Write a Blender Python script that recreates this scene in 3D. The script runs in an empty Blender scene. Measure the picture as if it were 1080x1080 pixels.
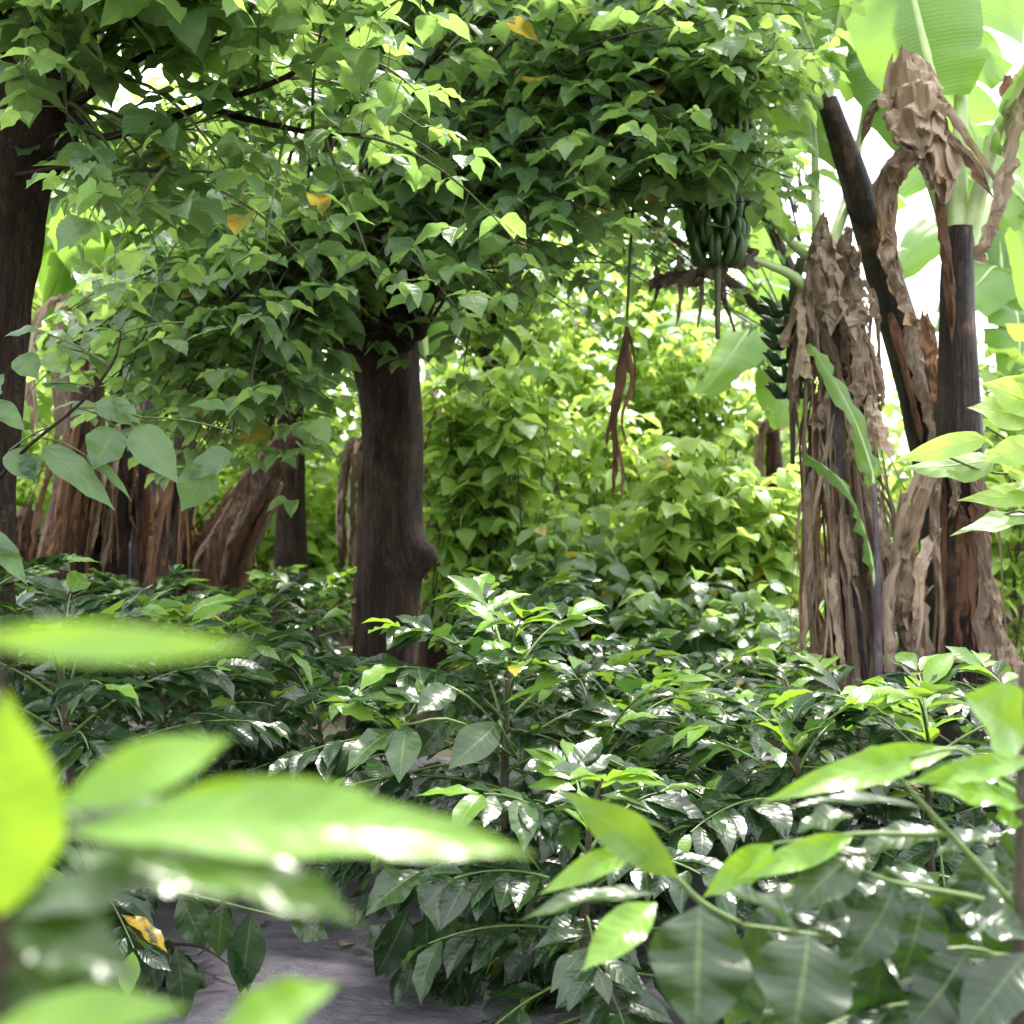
import bpy, math, random
import numpy as np
from mathutils import Vector, Matrix, noise as mnoise

random.seed(7); rng = np.random.default_rng(7)
scene = bpy.context.scene
COL = scene.collection
V = Vector
H = 1.40                      # camera height
K = 0.4/540.0
R = random.uniform
def P(px, py, d):
    """world point seen at photo pixel (px, py) at depth d"""
    return V(((px-540)*K*d, d, H-(py-540)*K*d))

# ------------------------------------------------------------------ nodes
def new_mat(name):
    m = bpy.data.materials.new(name); m.use_nodes = True
    nt = m.node_tree; nt.nodes.clear()
    return m, nt
class N:
    def __init__(s, nt): s.nt = nt
    def add(s, t, **kw):
        n = s.nt.nodes.new(t)
        for k, v in kw.items(): setattr(n, k, v)
        return n
    def link(s, a, b): s.nt.links.new(a, b)
    def put(s, sock, v):
        if hasattr(v, 'is_output') or isinstance(v, bpy.types.NodeSocket): s.link(v, sock)
        else: sock.default_value = v
    def math(s, op, a, b=0.0, c=0.0, clamp=False):
        n = s.add('ShaderNodeMath', operation=op); n.use_clamp = clamp
        s.put(n.inputs[0], a); s.put(n.inputs[1], b); s.put(n.inputs[2], c)
        return n.outputs[0]
    def mix(s, f, a, b, blend='MIX'):
        n = s.add('ShaderNodeMix', data_type='RGBA', blend_type=blend)
        s.put(n.inputs['Factor'], f)
        for nm, v in (('A', a), ('B', b)):
            sk = [i for i in n.inputs if i.name == nm and i.type == 'RGBA'][0]
            s.put(sk, v if not isinstance(v, tuple) else (v[0], v[1], v[2], 1))
        return [o for o in n.outputs if o.type == 'RGBA'][0]
    def step(s, x, lo, hi):
        n = s.add('ShaderNodeMapRange', interpolation_type='SMOOTHSTEP')
        s.put(n.inputs['Value'], x); n.inputs['From Min'].default_value = lo; n.inputs['From Max'].default_value = hi
        return n.outputs[0]
    def noise(s, vec, scale, detail=3.0, rough=0.55, dist=0.0):
        n = s.add('ShaderNodeTexNoise'); s.put(n.inputs['Vector'], vec)
        n.inputs['Scale'].default_value = scale; n.inputs['Detail'].default_value = detail
        n.inputs['Roughness'].default_value = rough; n.inputs['Distortion'].default_value = dist
        return n.outputs['Fac']
    def mapping(s, vec, scale):
        n = s.add('ShaderNodeMapping'); s.link(vec, n.inputs['Vector']); n.inputs['Scale'].default_value = scale
        return n.outputs[0]
    def bump(s, h, strength, dist):
        n = s.add('ShaderNodeBump'); s.put(n.inputs['Height'], h)
        n.inputs['Strength'].default_value = strength; n.inputs['Distance'].default_value = dist
        return n.outputs[0]
    def out(s, sh):
        o = s.add('ShaderNodeOutputMaterial'); s.link(sh, o.inputs['Surface'])

def leaf_mat(name, dark, light, young, t_old, t_young, rough, nveins, yellow=0.0, bump=0.5, trans=0.42, spots=0.3, spec=0.5, vk=0.10):
    m, nt = new_mat(name); n = N(nt)
    at = n.add('ShaderNodeAttribute', attribute_name='leaf')
    sp = n.add('ShaderNodeSeparateColor'); n.link(at.outputs['Color'], sp.inputs[0])
    r, age, r2 = sp.outputs
    uv = n.add('ShaderNodeUVMap', uv_map='UVMap').outputs[0]
    sx = n.add('ShaderNodeSeparateXYZ'); n.link(uv, sx.inputs[0])
    x, y = sx.outputs[0], sx.outputs[1]
    a = n.math('ABSOLUTE', n.math('MULTIPLY_ADD', x, 2.0, -1.0))
    mid = n.math('SUBTRACT', 1.0, n.step(a, 0.02, 0.09))
    ph = n.math('FRACT', n.math('MULTIPLY_ADD', y, nveins, n.math('MULTIPLY', a, -1.1)))
    f = n.math('ABSOLUTE', n.math('MULTIPLY_ADD', ph, 2.0, -1.0))
    vein = n.step(f, 0.82, 1.0)
    geo = n.add('ShaderNodeNewGeometry')
    ob = n.add('ShaderNodeTexCoord').outputs['Object']
    nz = n.noise(ob, 30.0, 3.0)
    col = n.mix(r, dark, light)
    col = n.mix(age, col, young)
    tc = n.mix(age, t_old, t_young)
    if yellow:
        isy = n.math('GREATER_THAN', r2, 1.0-yellow)
        isy = n.math('MULTIPLY', isy, n.step(n.noise(ob, 16.0, 4.0, .7), .36, .56)); col = n.mix(isy, col, (0.46, 0.30, 0.04)); tc = n.mix(isy, tc, (0.55, 0.36, 0.05))
    vm = n.math('MULTIPLY_ADD', vein, vk, n.math('MULTIPLY', mid, 0.40), clamp=True)
    pale = n.mix(0.5, col, (0.30, 0.42, 0.12))
    col = n.mix(vm, col, pale)
    col = n.mix(n.math('MULTIPLY', n.step(nz, 0.35, 0.75), 0.35), col, n.mix(0.5, col, dark))
    if spots:
        sn = n.noise(ob, 85.0, 2.0)
        sm = n.math('MULTIPLY', n.step(sn, 0.70, 0.76), spots)
        col = n.mix(sm, col, (0.16, 0.10, 0.03)); tc = n.mix(sm, tc, (0.14, 0.09, 0.02))
    # underside: paler and duller than the upper face
    bf = geo.outputs['Backfacing']
    col = n.mix(n.math('MULTIPLY', bf, 0.45), col, (0.16, 0.24, 0.09))
    b = n.add('ShaderNodeBsdfPrincipled')
    n.link(col, b.inputs['Base Color'])
    rg = n.math('MULTIPLY_ADD', bf, 0.22, n.math('MULTIPLY_ADD', nz, 0.12, rough-0.06))
    n.link(rg, b.inputs['Roughness']); b.inputs['Specular IOR Level'].default_value = spec
    hgt = n.math('SUBTRACT', n.math('MULTIPLY', n.math('SQRT', n.math('SUBTRACT', 1.0, f, clamp=True)), 1.0), n.math('MULTIPLY', mid, 1.0))
    hgt = n.math('MULTIPLY_ADD', nz, 0.6, hgt)
    nb = n.bump(hgt, bump, 0.004)
    n.link(nb, b.inputs['Normal'])
    t = n.add('ShaderNodeBsdfTranslucent')
    tcv = n.mix(n.math('MULTIPLY', vm, 0.5), tc, n.mix(0.5, tc, (0.02, 0.05, 0.0)))
    n.link(tcv, t.inputs['Color']); n.link(nb, t.inputs['Normal'])
    mx = n.add('ShaderNodeMixShader'); mx.inputs[0].default_value = trans
    n.link(b.outputs[0], mx.inputs[1]); n.link(t.outputs[0], mx.inputs[2])
    n.out(mx.outputs[0])
    return m

def bark_mat(name, c0, c1, c2, scale=1.0, bump=0.7, stretch=0.12, rough=0.9, lichen=0.25):
    m, nt = new_mat(name); n = N(nt)
    ob = n.add('ShaderNodeTexCoord').outputs['Object']
    st = n.mapping(ob, (1, 1, stretch))
    n1 = n.noise(st, 22*scale, 6, 0.65, 0.4)
    n2 = n.noise(ob, 3.2*scale, 4, 0.6)
    n3 = n.noise(ob, 9*scale, 5, 0.7)
    n4 = n.noise(st, 75*scale, 4, 0.7)
    col = n.mix(n.step(n1, 0.3, 0.7), c0, c1)
    col = n.mix(n.math('MULTIPLY', n.step(n2, 0.5, 0.72), 0.75), col, c2)
    col = n.mix(n.math('MULTIPLY', n.step(n3, 0.62, 0.7), lichen), col, (0.30, 0.31, 0.25))
    col = n.mix(n.math('MULTIPLY', n.step(n4, 0.45, 0.75), 0.5), col, c0)
    n5 = n.noise(st, 34*scale, 5, 0.75, 1.2)
    fis = n.step(n.math('ABSOLUTE', n.math('SUBTRACT', n5, 0.5)), 0.0, 0.045)
    col = n.mix(n.math('MULTIPLY_ADD', fis, -0.8, 0.8), col, n.mix(0.6, c0, (0.004, 0.003, 0.003)))
    b = n.add('ShaderNodeBsdfPrincipled'); n.link(col, b.inputs['Base Color'])
    b.inputs['Roughness'].default_value = rough; b.inputs['Specular IOR Level'].default_value = 0.25
    hh = n.math('ADD', n.math('ADD', n1, n.math('MULTIPLY', fis, 0.7)), n.math('MULTIPLY', n4, 0.6))
    n.link(n.bump(hh, bump, 0.02), b.inputs['Normal'])
    n.out(b.outputs[0]); return m

def dry_mat(name, c0, c1, c2):
    m, nt = new_mat(name); n = N(nt)
    uv = n.add('ShaderNodeUVMap', uv_map='UVMap').outputs[0]
    at = n.add('ShaderNodeAttribute', attribute_name='leaf')
    sp = n.add('ShaderNodeSeparateColor'); n.link(at.outputs['Color'], sp.inputs[0])
    ob = n.add('ShaderNodeTexCoord').outputs['Object']
    n1 = n.noise(n.mapping(uv, (1, .12, 1)), 16, 4, 0.65)
    n2 = n.noise(ob, 7, 5, 0.65)
    n3 = n.noise(ob, 45, 3, 0.6)
    col = n.mix(sp.outputs[0], c0, c1)
    col = n.mix(n.math('MULTIPLY', n.step(n1, 0.45, 0.75), 0.6), col, c2)
    col = n.mix(n.math('MULTIPLY', n.step(n2, 0.55, 0.75), 0.7), col, (0.05, 0.032, 0.022))
    b = n.add('ShaderNodeBsdfPrincipled'); n.link(col, b.inputs['Base Color'])
    b.inputs['Roughness'].default_value = 0.65; b.inputs['Specular IOR Level'].default_value = 0.3
    nb = n.bump(n.math('ADD', n.math('MULTIPLY', n1, 0.8), n.math('ADD', n2, n.math('MULTIPLY', n3, 0.4))), 0.7, 0.012)
    n.link(nb, b.inputs['Normal'])
    t = n.add('ShaderNodeBsdfTranslucent'); n.link(n.mix(0.5, col, (0.35, 0.22, 0.10)), t.inputs['Color'])
    mx = n.add('ShaderNodeMixShader'); mx.inputs[0].default_value = 0.3
    n.link(b.outputs[0], mx.inputs[1]); n.link(t.outputs[0], mx.inputs[2])
    n.out(mx.outputs[0]); return m

def simple_mat(name, c0, c1, rough=0.5, scale=12.0, spec=0.5):
    m, nt = new_mat(name); n = N(nt)
    ob = n.add('ShaderNodeTexCoord').outputs['Object']
    z = n.noise(ob, scale, 4)
    b = n.add('ShaderNodeBsdfPrincipled'); n.link(n.mix(n.step(z, 0.3, 0.7), c0, c1), b.inputs['Base Color'])
    b.inputs['Roughness'].default_value = rough; b.inputs['Specular IOR Level'].default_value = spec
    n.link(n.bump(z, 0.3, 0.004), b.inputs['Normal'])
    n.out(b.outputs[0]); return m

M = {}
M['coffee'] = leaf_mat('coffee_leaf', (0.011, 0.029, 0.013), (0.026, 0.060, 0.022), (0.16, 0.31, 0.04),
                       (0.035, 0.09, 0.014), (0.34, 0.57, 0.04), 0.27, 8.0, yellow=0.006, bump=0.14, trans=0.38, spots=0.35, spec=0.6)
M['coffeenear'] = leaf_mat('near_coffee_leaf', (0.008, 0.022, 0.010), (0.018, 0.042, 0.016), (0.16, 0.32, 0.03),
                       (0.035, 0.085, 0.010), (0.36, 0.56, 0.03), 0.26, 9.0, bump=0.17, trans=0.36, spots=0.25, spec=0.60, vk=0.15)
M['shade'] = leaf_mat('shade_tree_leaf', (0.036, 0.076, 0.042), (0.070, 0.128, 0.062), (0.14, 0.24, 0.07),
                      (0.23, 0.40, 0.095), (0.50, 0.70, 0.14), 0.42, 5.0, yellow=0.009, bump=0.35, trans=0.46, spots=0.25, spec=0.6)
M['bright'] = leaf_mat('sun_tinted_leaf', (0.09, 0.18, 0.04), (0.15, 0.26, 0.06), (0.27, 0.40, 0.10),  # lighter twin of the shade-tree leaf, sunlight put into its colours
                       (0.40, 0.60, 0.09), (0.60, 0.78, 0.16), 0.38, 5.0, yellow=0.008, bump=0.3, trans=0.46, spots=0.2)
M['banana'] = leaf_mat('banana_leaf', (0.07, 0.15, 0.04), (0.11, 0.21, 0.05), (0.18, 0.32, 0.06),
                       (0.26, 0.48, 0.06), (0.42, 0.66, 0.10), 0.34, 70.0, bump=0.25, trans=0.42, spots=0.1)
M['dry'] = dry_mat('dry_banana_leaf', (0.12, 0.080, 0.058), (0.50, 0.385, 0.30), (0.13, 0.08, 0.055))
M['drydark'] = dry_mat('old_dry_banana_leaf', (0.07, 0.055, 0.048), (0.15, 0.12, 0.105), (0.05, 0.035, 0.03))
M['dryred'] = dry_mat('dry_banana_sheath', (0.065, 0.028, 0.017), (0.20, 0.10, 0.06), (0.05, 0.022, 0.014))
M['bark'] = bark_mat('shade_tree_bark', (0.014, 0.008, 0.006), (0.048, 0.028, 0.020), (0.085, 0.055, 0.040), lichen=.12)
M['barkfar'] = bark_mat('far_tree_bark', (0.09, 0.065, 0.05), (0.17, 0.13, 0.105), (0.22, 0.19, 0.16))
M['twig'] = bark_mat('green_twig_bark', (0.07, 0.085, 0.035), (0.12, 0.15, 0.05), (0.10, 0.08, 0.05), 2.0, 0.3, 0.3, 0.6, 0.0)
M['darktwig'] = bark_mat('dark_twig_bark', (0.035, 0.03, 0.022), (0.075, 0.06, 0.045), (0.11, 0.09, 0.07), 2.0, 0.4, 0.3, 0.8, 0.1)
M['coffeestem'] = bark_mat('coffee_stem_bark', (0.06, 0.048, 0.036), (0.13, 0.105, 0.08), (0.08, 0.07, 0.05), 3.0, 0.4, 0.4, 0.8, 0.1)
M['coffeegreen'] = simple_mat('coffee_green_twig', (0.075, 0.125, 0.03), (0.12, 0.18, 0.045), 0.5, 40)
M['bananastem'] = bark_mat('banana_stem_dark', (0.006, 0.004, 0.004), (0.040, 0.022, 0.018), (0.20, 0.095, 0.055), 1.6, 0.7, 0.05, 0.42, 0.06)
M['bananared'] = bark_mat('banana_stem_red', (0.030, 0.012, 0.008), (0.125, 0.052, 0.030), (0.26, 0.15, 0.095), 1.3, 0.8, 0.045, 0.6, 0.05)
M['bananapurple'] = bark_mat('banana_stem_purple', (0.06, 0.045, 0.055), (0.14, 0.11, 0.14), (0.24, 0.20, 0.24), 1.0, 0.3, 0.06, 0.4, 0.0)
M['petiole'] = simple_mat('banana_petiole', (0.30, 0.42, 0.16), (0.44, 0.52, 0.27), 0.4, 8)
M['fruit'] = simple_mat('green_banana', (0.014, 0.040, 0.012), (0.034, 0.084, 0.020), 0.42, 10)
M['rachis'] = simple_mat('bunch_stalk', (0.05, 0.06, 0.03), (0.08, 0.07, 0.04), 0.7, 14)
M['bud'] = simple_mat('banana_flower_bud', (0.13, 0.03, 0.06), (0.24, 0.06, 0.11), 0.5, 14)

# weed mat: black woven polypropylene, dusty
def weed_mat():
    m, nt = new_mat('woven_ground_cloth'); n = N(nt)
    ob = n.add('ShaderNodeTexCoord').outputs['Object']
    sx = n.add('ShaderNodeSeparateXYZ'); n.link(ob, sx.inputs[0])
    wx = n.math('SINE', n.math('MULTIPLY', sx.outputs[0], 900.0)); wy = n.math('SINE', n.math('MULTIPLY', sx.outputs[1], 900.0))
    w = n.math('MULTIPLY', wx, wy)
    d = n.noise(ob, 2.2, 6, 0.65); d2 = n.noise(ob, 24, 4, 0.7)
    wr = n.noise(n.mapping(ob, (1.0, 1.7, 1.0)), 13, 6, 0.72, 0.3)
    col = n.mix(n.step(d, 0.3, 0.75), (0.12, 0.108, 0.140), (0.27, 0.245, 0.305))
    col = n.mix(n.math('MULTIPLY', n.step(d2, 0.58, 0.70), 0.45), col, (0.035, 0.030, 0.036))
    b = n.add('ShaderNodeBsdfPrincipled'); n.link(col, b.inputs['Base Color'])
    b.inputs['Roughness'].default_value = 0.5; b.inputs['Specular IOR Level'].default_value = 0.6
    hh = n.math('ADD', n.math('MULTIPLY', wr, 2.5), n.math('MULTIPLY_ADD', w, 0.04, n.math('MULTIPLY', d2, 0.35)))
    n.link(n.bump(hh, 1.0, 0.035), b.inputs['Normal'])
    n.out(b.outputs[0]); return m
M['weed'] = weed_mat()
def soil_mat():
    m, nt = new_mat('leaf_litter_soil'); n = N(nt)
    ob = n.add('ShaderNodeTexCoord').outputs['Object']
    a = n.noise(ob, 1.2, 6, 0.7); b_ = n.noise(ob, 14, 6, 0.75); c = n.noise(ob, 40, 4)
    col = n.mix(n.step(b_, 0.35, 0.7), (0.045, 0.032, 0.022), (0.15, 0.10, 0.065))
    col = n.mix(n.math('MULTIPLY', n.step(a, 0.45, 0.65), 0.6), col, (0.05, 0.085, 0.025))
    b = n.add('ShaderNodeBsdfPrincipled'); n.link(col, b.inputs['Base Color']); b.inputs['Roughness'].default_value = 0.95
    n.link(n.bump(n.math('ADD', b_, n.math('MULTIPLY', c, 0.5)), 0.9, 0.05), b.inputs['Normal'])
    n.out(b.outputs[0]); return m
M['soil'] = soil_mat()

# ------------------------------------------------------------------ objects
def thing(name, label, cat, loc=(0, 0, 0), group=None, kind=None):
    o = bpy.data.objects.new(name, None); COL.objects.link(o); o.location = loc
    o.empty_display_size = 0.2
    o['label'] = label; o['category'] = cat
    if group: o['group'] = group
    if kind: o['kind'] = kind
    return o
def link(name, me, parent=None, world=True):
    o = bpy.data.objects.new(name, me); COL.objects.link(o)
    if parent is not None:
        o.parent = parent
        if world:   # geometry was built in world space: shift it to the parent's frame
            base = V((0, 0, 0)); p = parent
            while p is not None: base += p.location; p = p.parent
            me.transform(Matrix.Translation(-base))
    return o

def mesh_from(name, verts, quads, uvs=None, attr=None, mat=None, smooth=True):
    me = bpy.data.meshes.new(name)
    verts = np.asarray(verts, np.float32); quads = np.asarray(quads, np.int32)
    nq = len(quads)
    me.vertices.add(len(verts)); me.vertices.foreach_set('co', verts.ravel())
    me.loops.add(nq*4); me.loops.foreach_set('vertex_index', quads.ravel())
    me.polygons.add(nq); me.polygons.foreach_set('loop_start', np.arange(0, nq*4, 4, dtype=np.int32))
    try: me.polygons.foreach_set('loop_total', np.full(nq, 4, np.int32))
    except Exception: pass
    me.polygons.foreach_set('use_smooth', np.full(nq, smooth, dtype=bool))
    me.update(calc_edges=True)
    if uvs is not None:
        l = me.uv_layers.new(name='UVMap'); l.data.foreach_set('uv', np.asarray(uvs, np.float32)[quads.ravel()].ravel())
    if attr is not None:
        a = me.attributes.new('leaf', 'FLOAT_COLOR', 'POINT')
        a.data.foreach_set('color', np.asarray(attr, np.float32).ravel())
    if mat: me.materials.append(mat)
    return me

def prof_coffee(s):
    w = np.sin(np.pi*np.clip(s, 0, 1)**0.90)**1.08
    w = np.where(s > 0.72, np.minimum(w, 0.80*(1-(s-0.72)/0.28)**1.25+0.03*(1-s)/0.28), w)
    return np.maximum(w, 0.012)
def prof_shade(s):
    w = np.sin(np.pi*np.clip(s, 0, 1)**0.66)**0.80
    w = np.where(s > 0.62, np.minimum(w, 0.86*(1-(s-0.62)/0.38)**1.3+0.05*(1-s)/0.38), w)
    return np.maximum(w, 0.012)

class Leaves:
    def __init__(s): s.b = []; s.d = []; s.n = []; s.p = []
    def add(s, b, d, n, L, W, curv=0.6, fold=0.15, age=0.0, wav=0.04):
        s.b.append(tuple(b)); s.d.append(tuple(d)); s.n.append(tuple(n)); s.p.append((L, W, curv, fold, age, wav))
    def chord(s, b, t, n, W, curv=0.5, fold=0.15, age=0.0, wav=0.04):
        """leaf from base b to tip t, bending away from n by curv in all"""
        c = t-b; l = c.length; c = c/l; n = (n-c*n.dot(c)).normalized()
        d = c*math.cos(curv/2)+n*math.sin(curv/2)
        k = max(abs(curv), 1e-3)/2
        s.add(b, d, n*math.cos(curv/2)-c*math.sin(curv/2), l*k/math.sin(k), W, curv, fold, age, wav)
    def build(s, name, mat, parent, prof, nv=6, nu=2):
        if not s.b: return None
        B = np.array(s.b); D = np.array(s.d); Nn = np.array(s.n); p = np.array(s.p)
        n = len(B)
        D /= np.linalg.norm(D, axis=1, keepdims=True)+1e-9
        S = np.cross(Nn, D); S /= np.linalg.norm(S, axis=1, keepdims=True)+1e-9
        Nn = np.cross(D, S)
        sg = np.linspace(0, 1, nv+1); tg = np.linspace(-1, 1, nu+1)
        ss, tt = np.meshgrid(sg, tg, indexing='ij'); ss = ss.ravel(); tt = tt.ravel()
        T = len(ss)
        L = p[:, 0:1]; W = p[:, 1:2]; k = p[:, 2:3]; k = np.where(np.abs(k) < 1e-3, 1e-3, k); fo = p[:, 3:4]; wv = p[:, 5:6]
        ph = rng.uniform(0, 6.28, (n, 1)); fr = rng.uniform(1.6, 3.2, (n, 1))
        x = L*np.sin(k*ss)/k; z = -L*(1-np.cos(k*ss))/k
        tw = rng.normal(0, 0.22, (n, 1))*ss
        yy = W/2*prof(ss)*tt
        up = np.abs(yy)*np.abs(tt)**0.6*fo*1.2 + wv*W*np.abs(tt)*np.sin(fr*6.28*ss+ph+(tt > 0)*1.7)*np.sin(np.pi*ss)
        up = up + yy*np.sin(tw); yy = yy*np.cos(tw)
        # sideways sweep so no two leaves are quite alike
        sw = rng.normal(0, 0.05, (n, 1))*L*ss**2
        nx = np.sin(k*ss); nz = np.cos(k*ss)
        x = x+up*nx; z = z+up*nz
        vv = B[:, None, :]+x[..., None]*D[:, None, :]+(yy+sw)[..., None]*S[:, None, :]+z[..., None]*Nn[:, None, :]
        q = []
        for i in range(nv):
            for j in range(nu):
                a = i*(nu+1)+j; q.append((a, a+nu+1, a+nu+2, a+1))
        q = np.array(q); quads = (q[None]+(np.arange(n)*T)[:, None, None]).reshape(-1, 4)
        uv = np.tile(np.stack([(tt+1)/2, ss], 1), (n, 1))
        at = np.ones((n, T, 4)); at[:, :, 0] = rng.uniform(0, 1, (n, 1)); at[:, :, 1] = p[:, 4:5]; at[:, :, 2] = 1-rng.uniform(0, 1, (n, 1))
        me = mesh_from(name, vv.reshape(-1, 3), quads, uv, at.reshape(-1, 4), mat)
        return link(name, me, parent)

class Tubes:
    def __init__(s): s.v = []; s.q = []
    def add(s, pts, radii, seg=6, cap=True, bumpy=0.0, fn=None):
        pts = [V(p) for p in pts]; n = len(pts)
        if not hasattr(radii, '__len__'): radii = [radii]*n
        base = len(s.v); ref = None
        for i, p in enumerate(pts):
            t = (pts[min(i+1, n-1)]-pts[max(i-1, 0)]).normalized()
            if ref is None:
                ref = V((1, 0, 0)) if abs(t.x) < 0.9 else V((0, 1, 0))
            a = (ref-t*ref.dot(t)).normalized(); ref = a; b = t.cross(a)
            for j in range(seg):
                th = 2*math.pi*j/seg; r = radii[i]
                dr = a*math.cos(th)+b*math.sin(th)
                if bumpy: r *= 1+bumpy*mnoise.noise((p+dr*radii[i])*(0.9/max(radii[i], .02)*0.5))
                if fn: r *= fn(th, i/(n-1), p)
                s.v.append(p+dr*r)
        for i in range(n-1):
            for j in range(seg):
                s.q.append((base+i*seg+j, base+i*seg+(j+1) % seg, base+(i+1)*seg+(j+1) % seg, base+(i+1)*seg+j))
        if cap:
            for i, p in ((0, pts[0]), (n-1, pts[-1])):
                c = len(s.v); s.v.append(p)
                r0 = base+i*seg
                for j in range(0, seg, 2):
                    f = (c, r0+j, r0+(j+1) % seg, r0+(j+2) % seg)
                    s.q.append(f if i else f[::-1])
    def build(s, name, mat, parent):
        uv = [(0, v.z) for v in s.v]
        me = mesh_from(name, [tuple(v) for v in s.v], s.q, uv, None, mat)
        return link(name, me, parent)

def bez(p0, p1, p2, n):
    return [p0*(1-t)**2+p1*2*t*(1-t)+p2*t*t for t in [i/(n-1) for i in range(n)]]
def smooth_path(pts, n):
    """Catmull-Rom through pts"""
    pts = [V(p) for p in pts]
    if len(pts) == 2: return [pts[0].lerp(pts[1], i/(n-1)) for i in range(n)]
    q = [pts[0]*2-pts[1]]+pts+[pts[-1]*2-pts[-2]]; out = []
    m = len(pts)-1
    for i in range(n):
        u = i/(n-1)*m; k = min(int(u), m-1); t = u-k
        a, b, c, d = q[k:k+4]
        out.append(((b*2)+(c-a)*t+(a*2-b*5+c*4-d)*t*t+(b*3-a-c*3+d)*t**3)*0.5)
    return out
def rdir(zlo=-1, zhi=1):
    z = R(zlo, zhi); a = R(0, 2*math.pi); r = math.sqrt(max(0, 1-z*z))
    return V((r*math.cos(a), r*math.sin(a), z))
UP = V((0, 0, 1))

# ------------------------------------------------------------------ ground
def hgt(x, y): return 0.05*mnoise.noise(V((x*0.35, y*0.35, 0)))+0.015*mnoise.noise(V((x*1.7, y*1.7, 3)))
def sheet(name, x0, x1, y0, y1, nx, ny, dz, mat, f=hgt):
    xs = np.linspace(x0, x1, nx+1); ys = np.linspace(y0, y1, ny+1)
    v = [(x, y, f(x, y)+dz) for y in ys for x in xs]
    q = [(j*(nx+1)+i, j*(nx+1)+i+1, (j+1)*(nx+1)+i+1, (j+1)*(nx+1)+i) for j in range(ny) for i in range(nx)]
    return mesh_from(name, v, q, None, None, mat)
def gfar(x, y): return hgt(x, y)
g = link('ground', sheet('ground', -260, 260, -60, 420, 130, 120, -0.012, M['soil'], lambda x, y: 0.0 if abs(x) > 12 or y > 40 or y < -8 else -0.075))
g['kind'] = 'structure'
def wrinkle(x, y):
    r = 0.022*mnoise.noise(V((x*2.2+y*0.8, y*6.0, 1)))+0.012*mnoise.noise(V((x*5+y*2, y*14, 4)))
    return hgt(x, y)*0.4+max(r, -0.02)+0.02
w = link('ground_cloth', sheet('ground_cloth', -3.2, 3.6, 0.2, 7.2, 170, 260, 0.0, M['weed'], wrinkle))
w['label'] = 'dusty dark woven weed cloth wrinkled over the ground under the coffee bushes'; w['category'] = 'ground cloth'

# ------------------------------------------------------------------ coffee bushes
def coffee(px, d, h, spread, label, res=(6, 2), lean=0.0, extra=None, xoff=None, age_tip=0.9, dens=1.0, skirt=0.24, group='coffee bushes in the plantation rows', leafL=(0.11, 0.175), side=None):
    x = (px-540)*K*d
    base = V((x, d, hgt(x, d)*0.4))
    t = thing('coffee_bush', label, 'bush', base, group)
    st = Tubes(); br = Tubes(); fo = Leaves(); yg = Leaves()
    n = max(8, int((h-skirt)/0.050)); a0 = R(0, 6.28)
    top = base+V((R(-.05, .05)+lean, R(-.05, .05), h))
    path = smooth_path([base, base.lerp(top, 0.5)+V((R(-.03, .03), R(-.03, .03), 0)), top], 12)
    st.add(path, [0.018*(1-0.75*i/11)+0.003 for i in range(12)], 7)
    def at(f):
        u = f*11; k = min(int(u), 10); return path[k].lerp(path[k+1], u-k)
    for i in range(n):
        f = (skirt+(h-skirt)*(i+0.5)/n)/h
        z = (i+0.5)/n
        p0 = at(f)
        for sgn in (0, math.pi):
            if random.random() > 0.93*dens+0.05: continue
            a = a0+i*1.57+sgn+R(-.35, .35)
            ln = spread*(0.22+0.95*math.sin(math.pi*(0.16+0.80*(1-z)**0.85)) if z > 0.05 else 0.8)*R(0.75, 1.15)
            ln = max(ln, 0.07)
            el = -0.25+1.15*z**1.5+R(-.12, .12)
            hd = V((math.cos(a), math.sin(a), 0))
            p2 = p0+hd*ln*math.cos(el)+UP*(ln*math.sin(el)-0.22*ln)
            p1 = p0+hd*ln*0.5*math.cos(el)+UP*(ln*0.55*math.sin(el)+0.06*ln)
            m = max(5, int(ln/0.040)+1)
            bp = bez(p0, p1, p2, m)
            br.add(bp, [0.006*(1-0.7*j/(m-1)) for j in range(m)], 4, cap=False)
            for j in range(1, m):
                fr = j/(m-1)
                if fr < 0.30 and ln > 0.25 and random.random() < 0.6: continue
                tg = (bp[j]-bp[j-1]).normalized(); sd = tg.cross(UP).normalized()
                last = j == m-1
                for sg in (1, -1):
                    if random.random() < 0.08: continue
                    ang = (0.45 if last else 0.95)+R(-.25, .25)
                    L = R(*leafL)*(0.72 if last and z < 0.7 else 1.0)
                    dd = tg*math.cos(ang)+sd*sg*math.sin(ang)+UP*R(-.45, .15)+UP*(0.35 if z > 0.85 else 0)
                    nn = UP+sd*sg*R(-.1, .35)+V((R(-.35, .35), R(-.35, .35)-0.10, 0))
                    young = (last and random.random() < 0.35 + 0.45*(z > 0.8)) or (z > 0.93 and random.random() < .5)
                    tgt = yg if young else fo
                    tgt.add(bp[j]+dd.normalized()*0.01, dd, nn, L, L*R(.38, .50), R(.25, .95), R(.05, .35), (R(.45, 1)*age_tip if young else (0 if random.random() < .85 else R(.05, .25))), R(.03, .10))
    for k in range(4):     # growing tip
        a = a0+k*1.57; dd = V((math.cos(a), math.sin(a), 1.1+R(-.3, .4)))
        yg.add(top-UP*0.01*k, dd, UP*0.4-V((math.cos(a), math.sin(a), 0))*0.6+UP, R(.07, .13), R(.03, .055), R(.3, 1.0), .25, R(.6, 1)*age_tip, .05)
    if extra: extra(fo, yg, br, base)
    st.build('stem', M['coffeestem'], t); br.build('branches', M['coffeegreen'], t)
    fo.build('foliage', M['coffee'], t, prof_coffee, *res); yg.build('young_foliage', M['coffee'], t, prof_coffee, *res)
    return t

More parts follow.
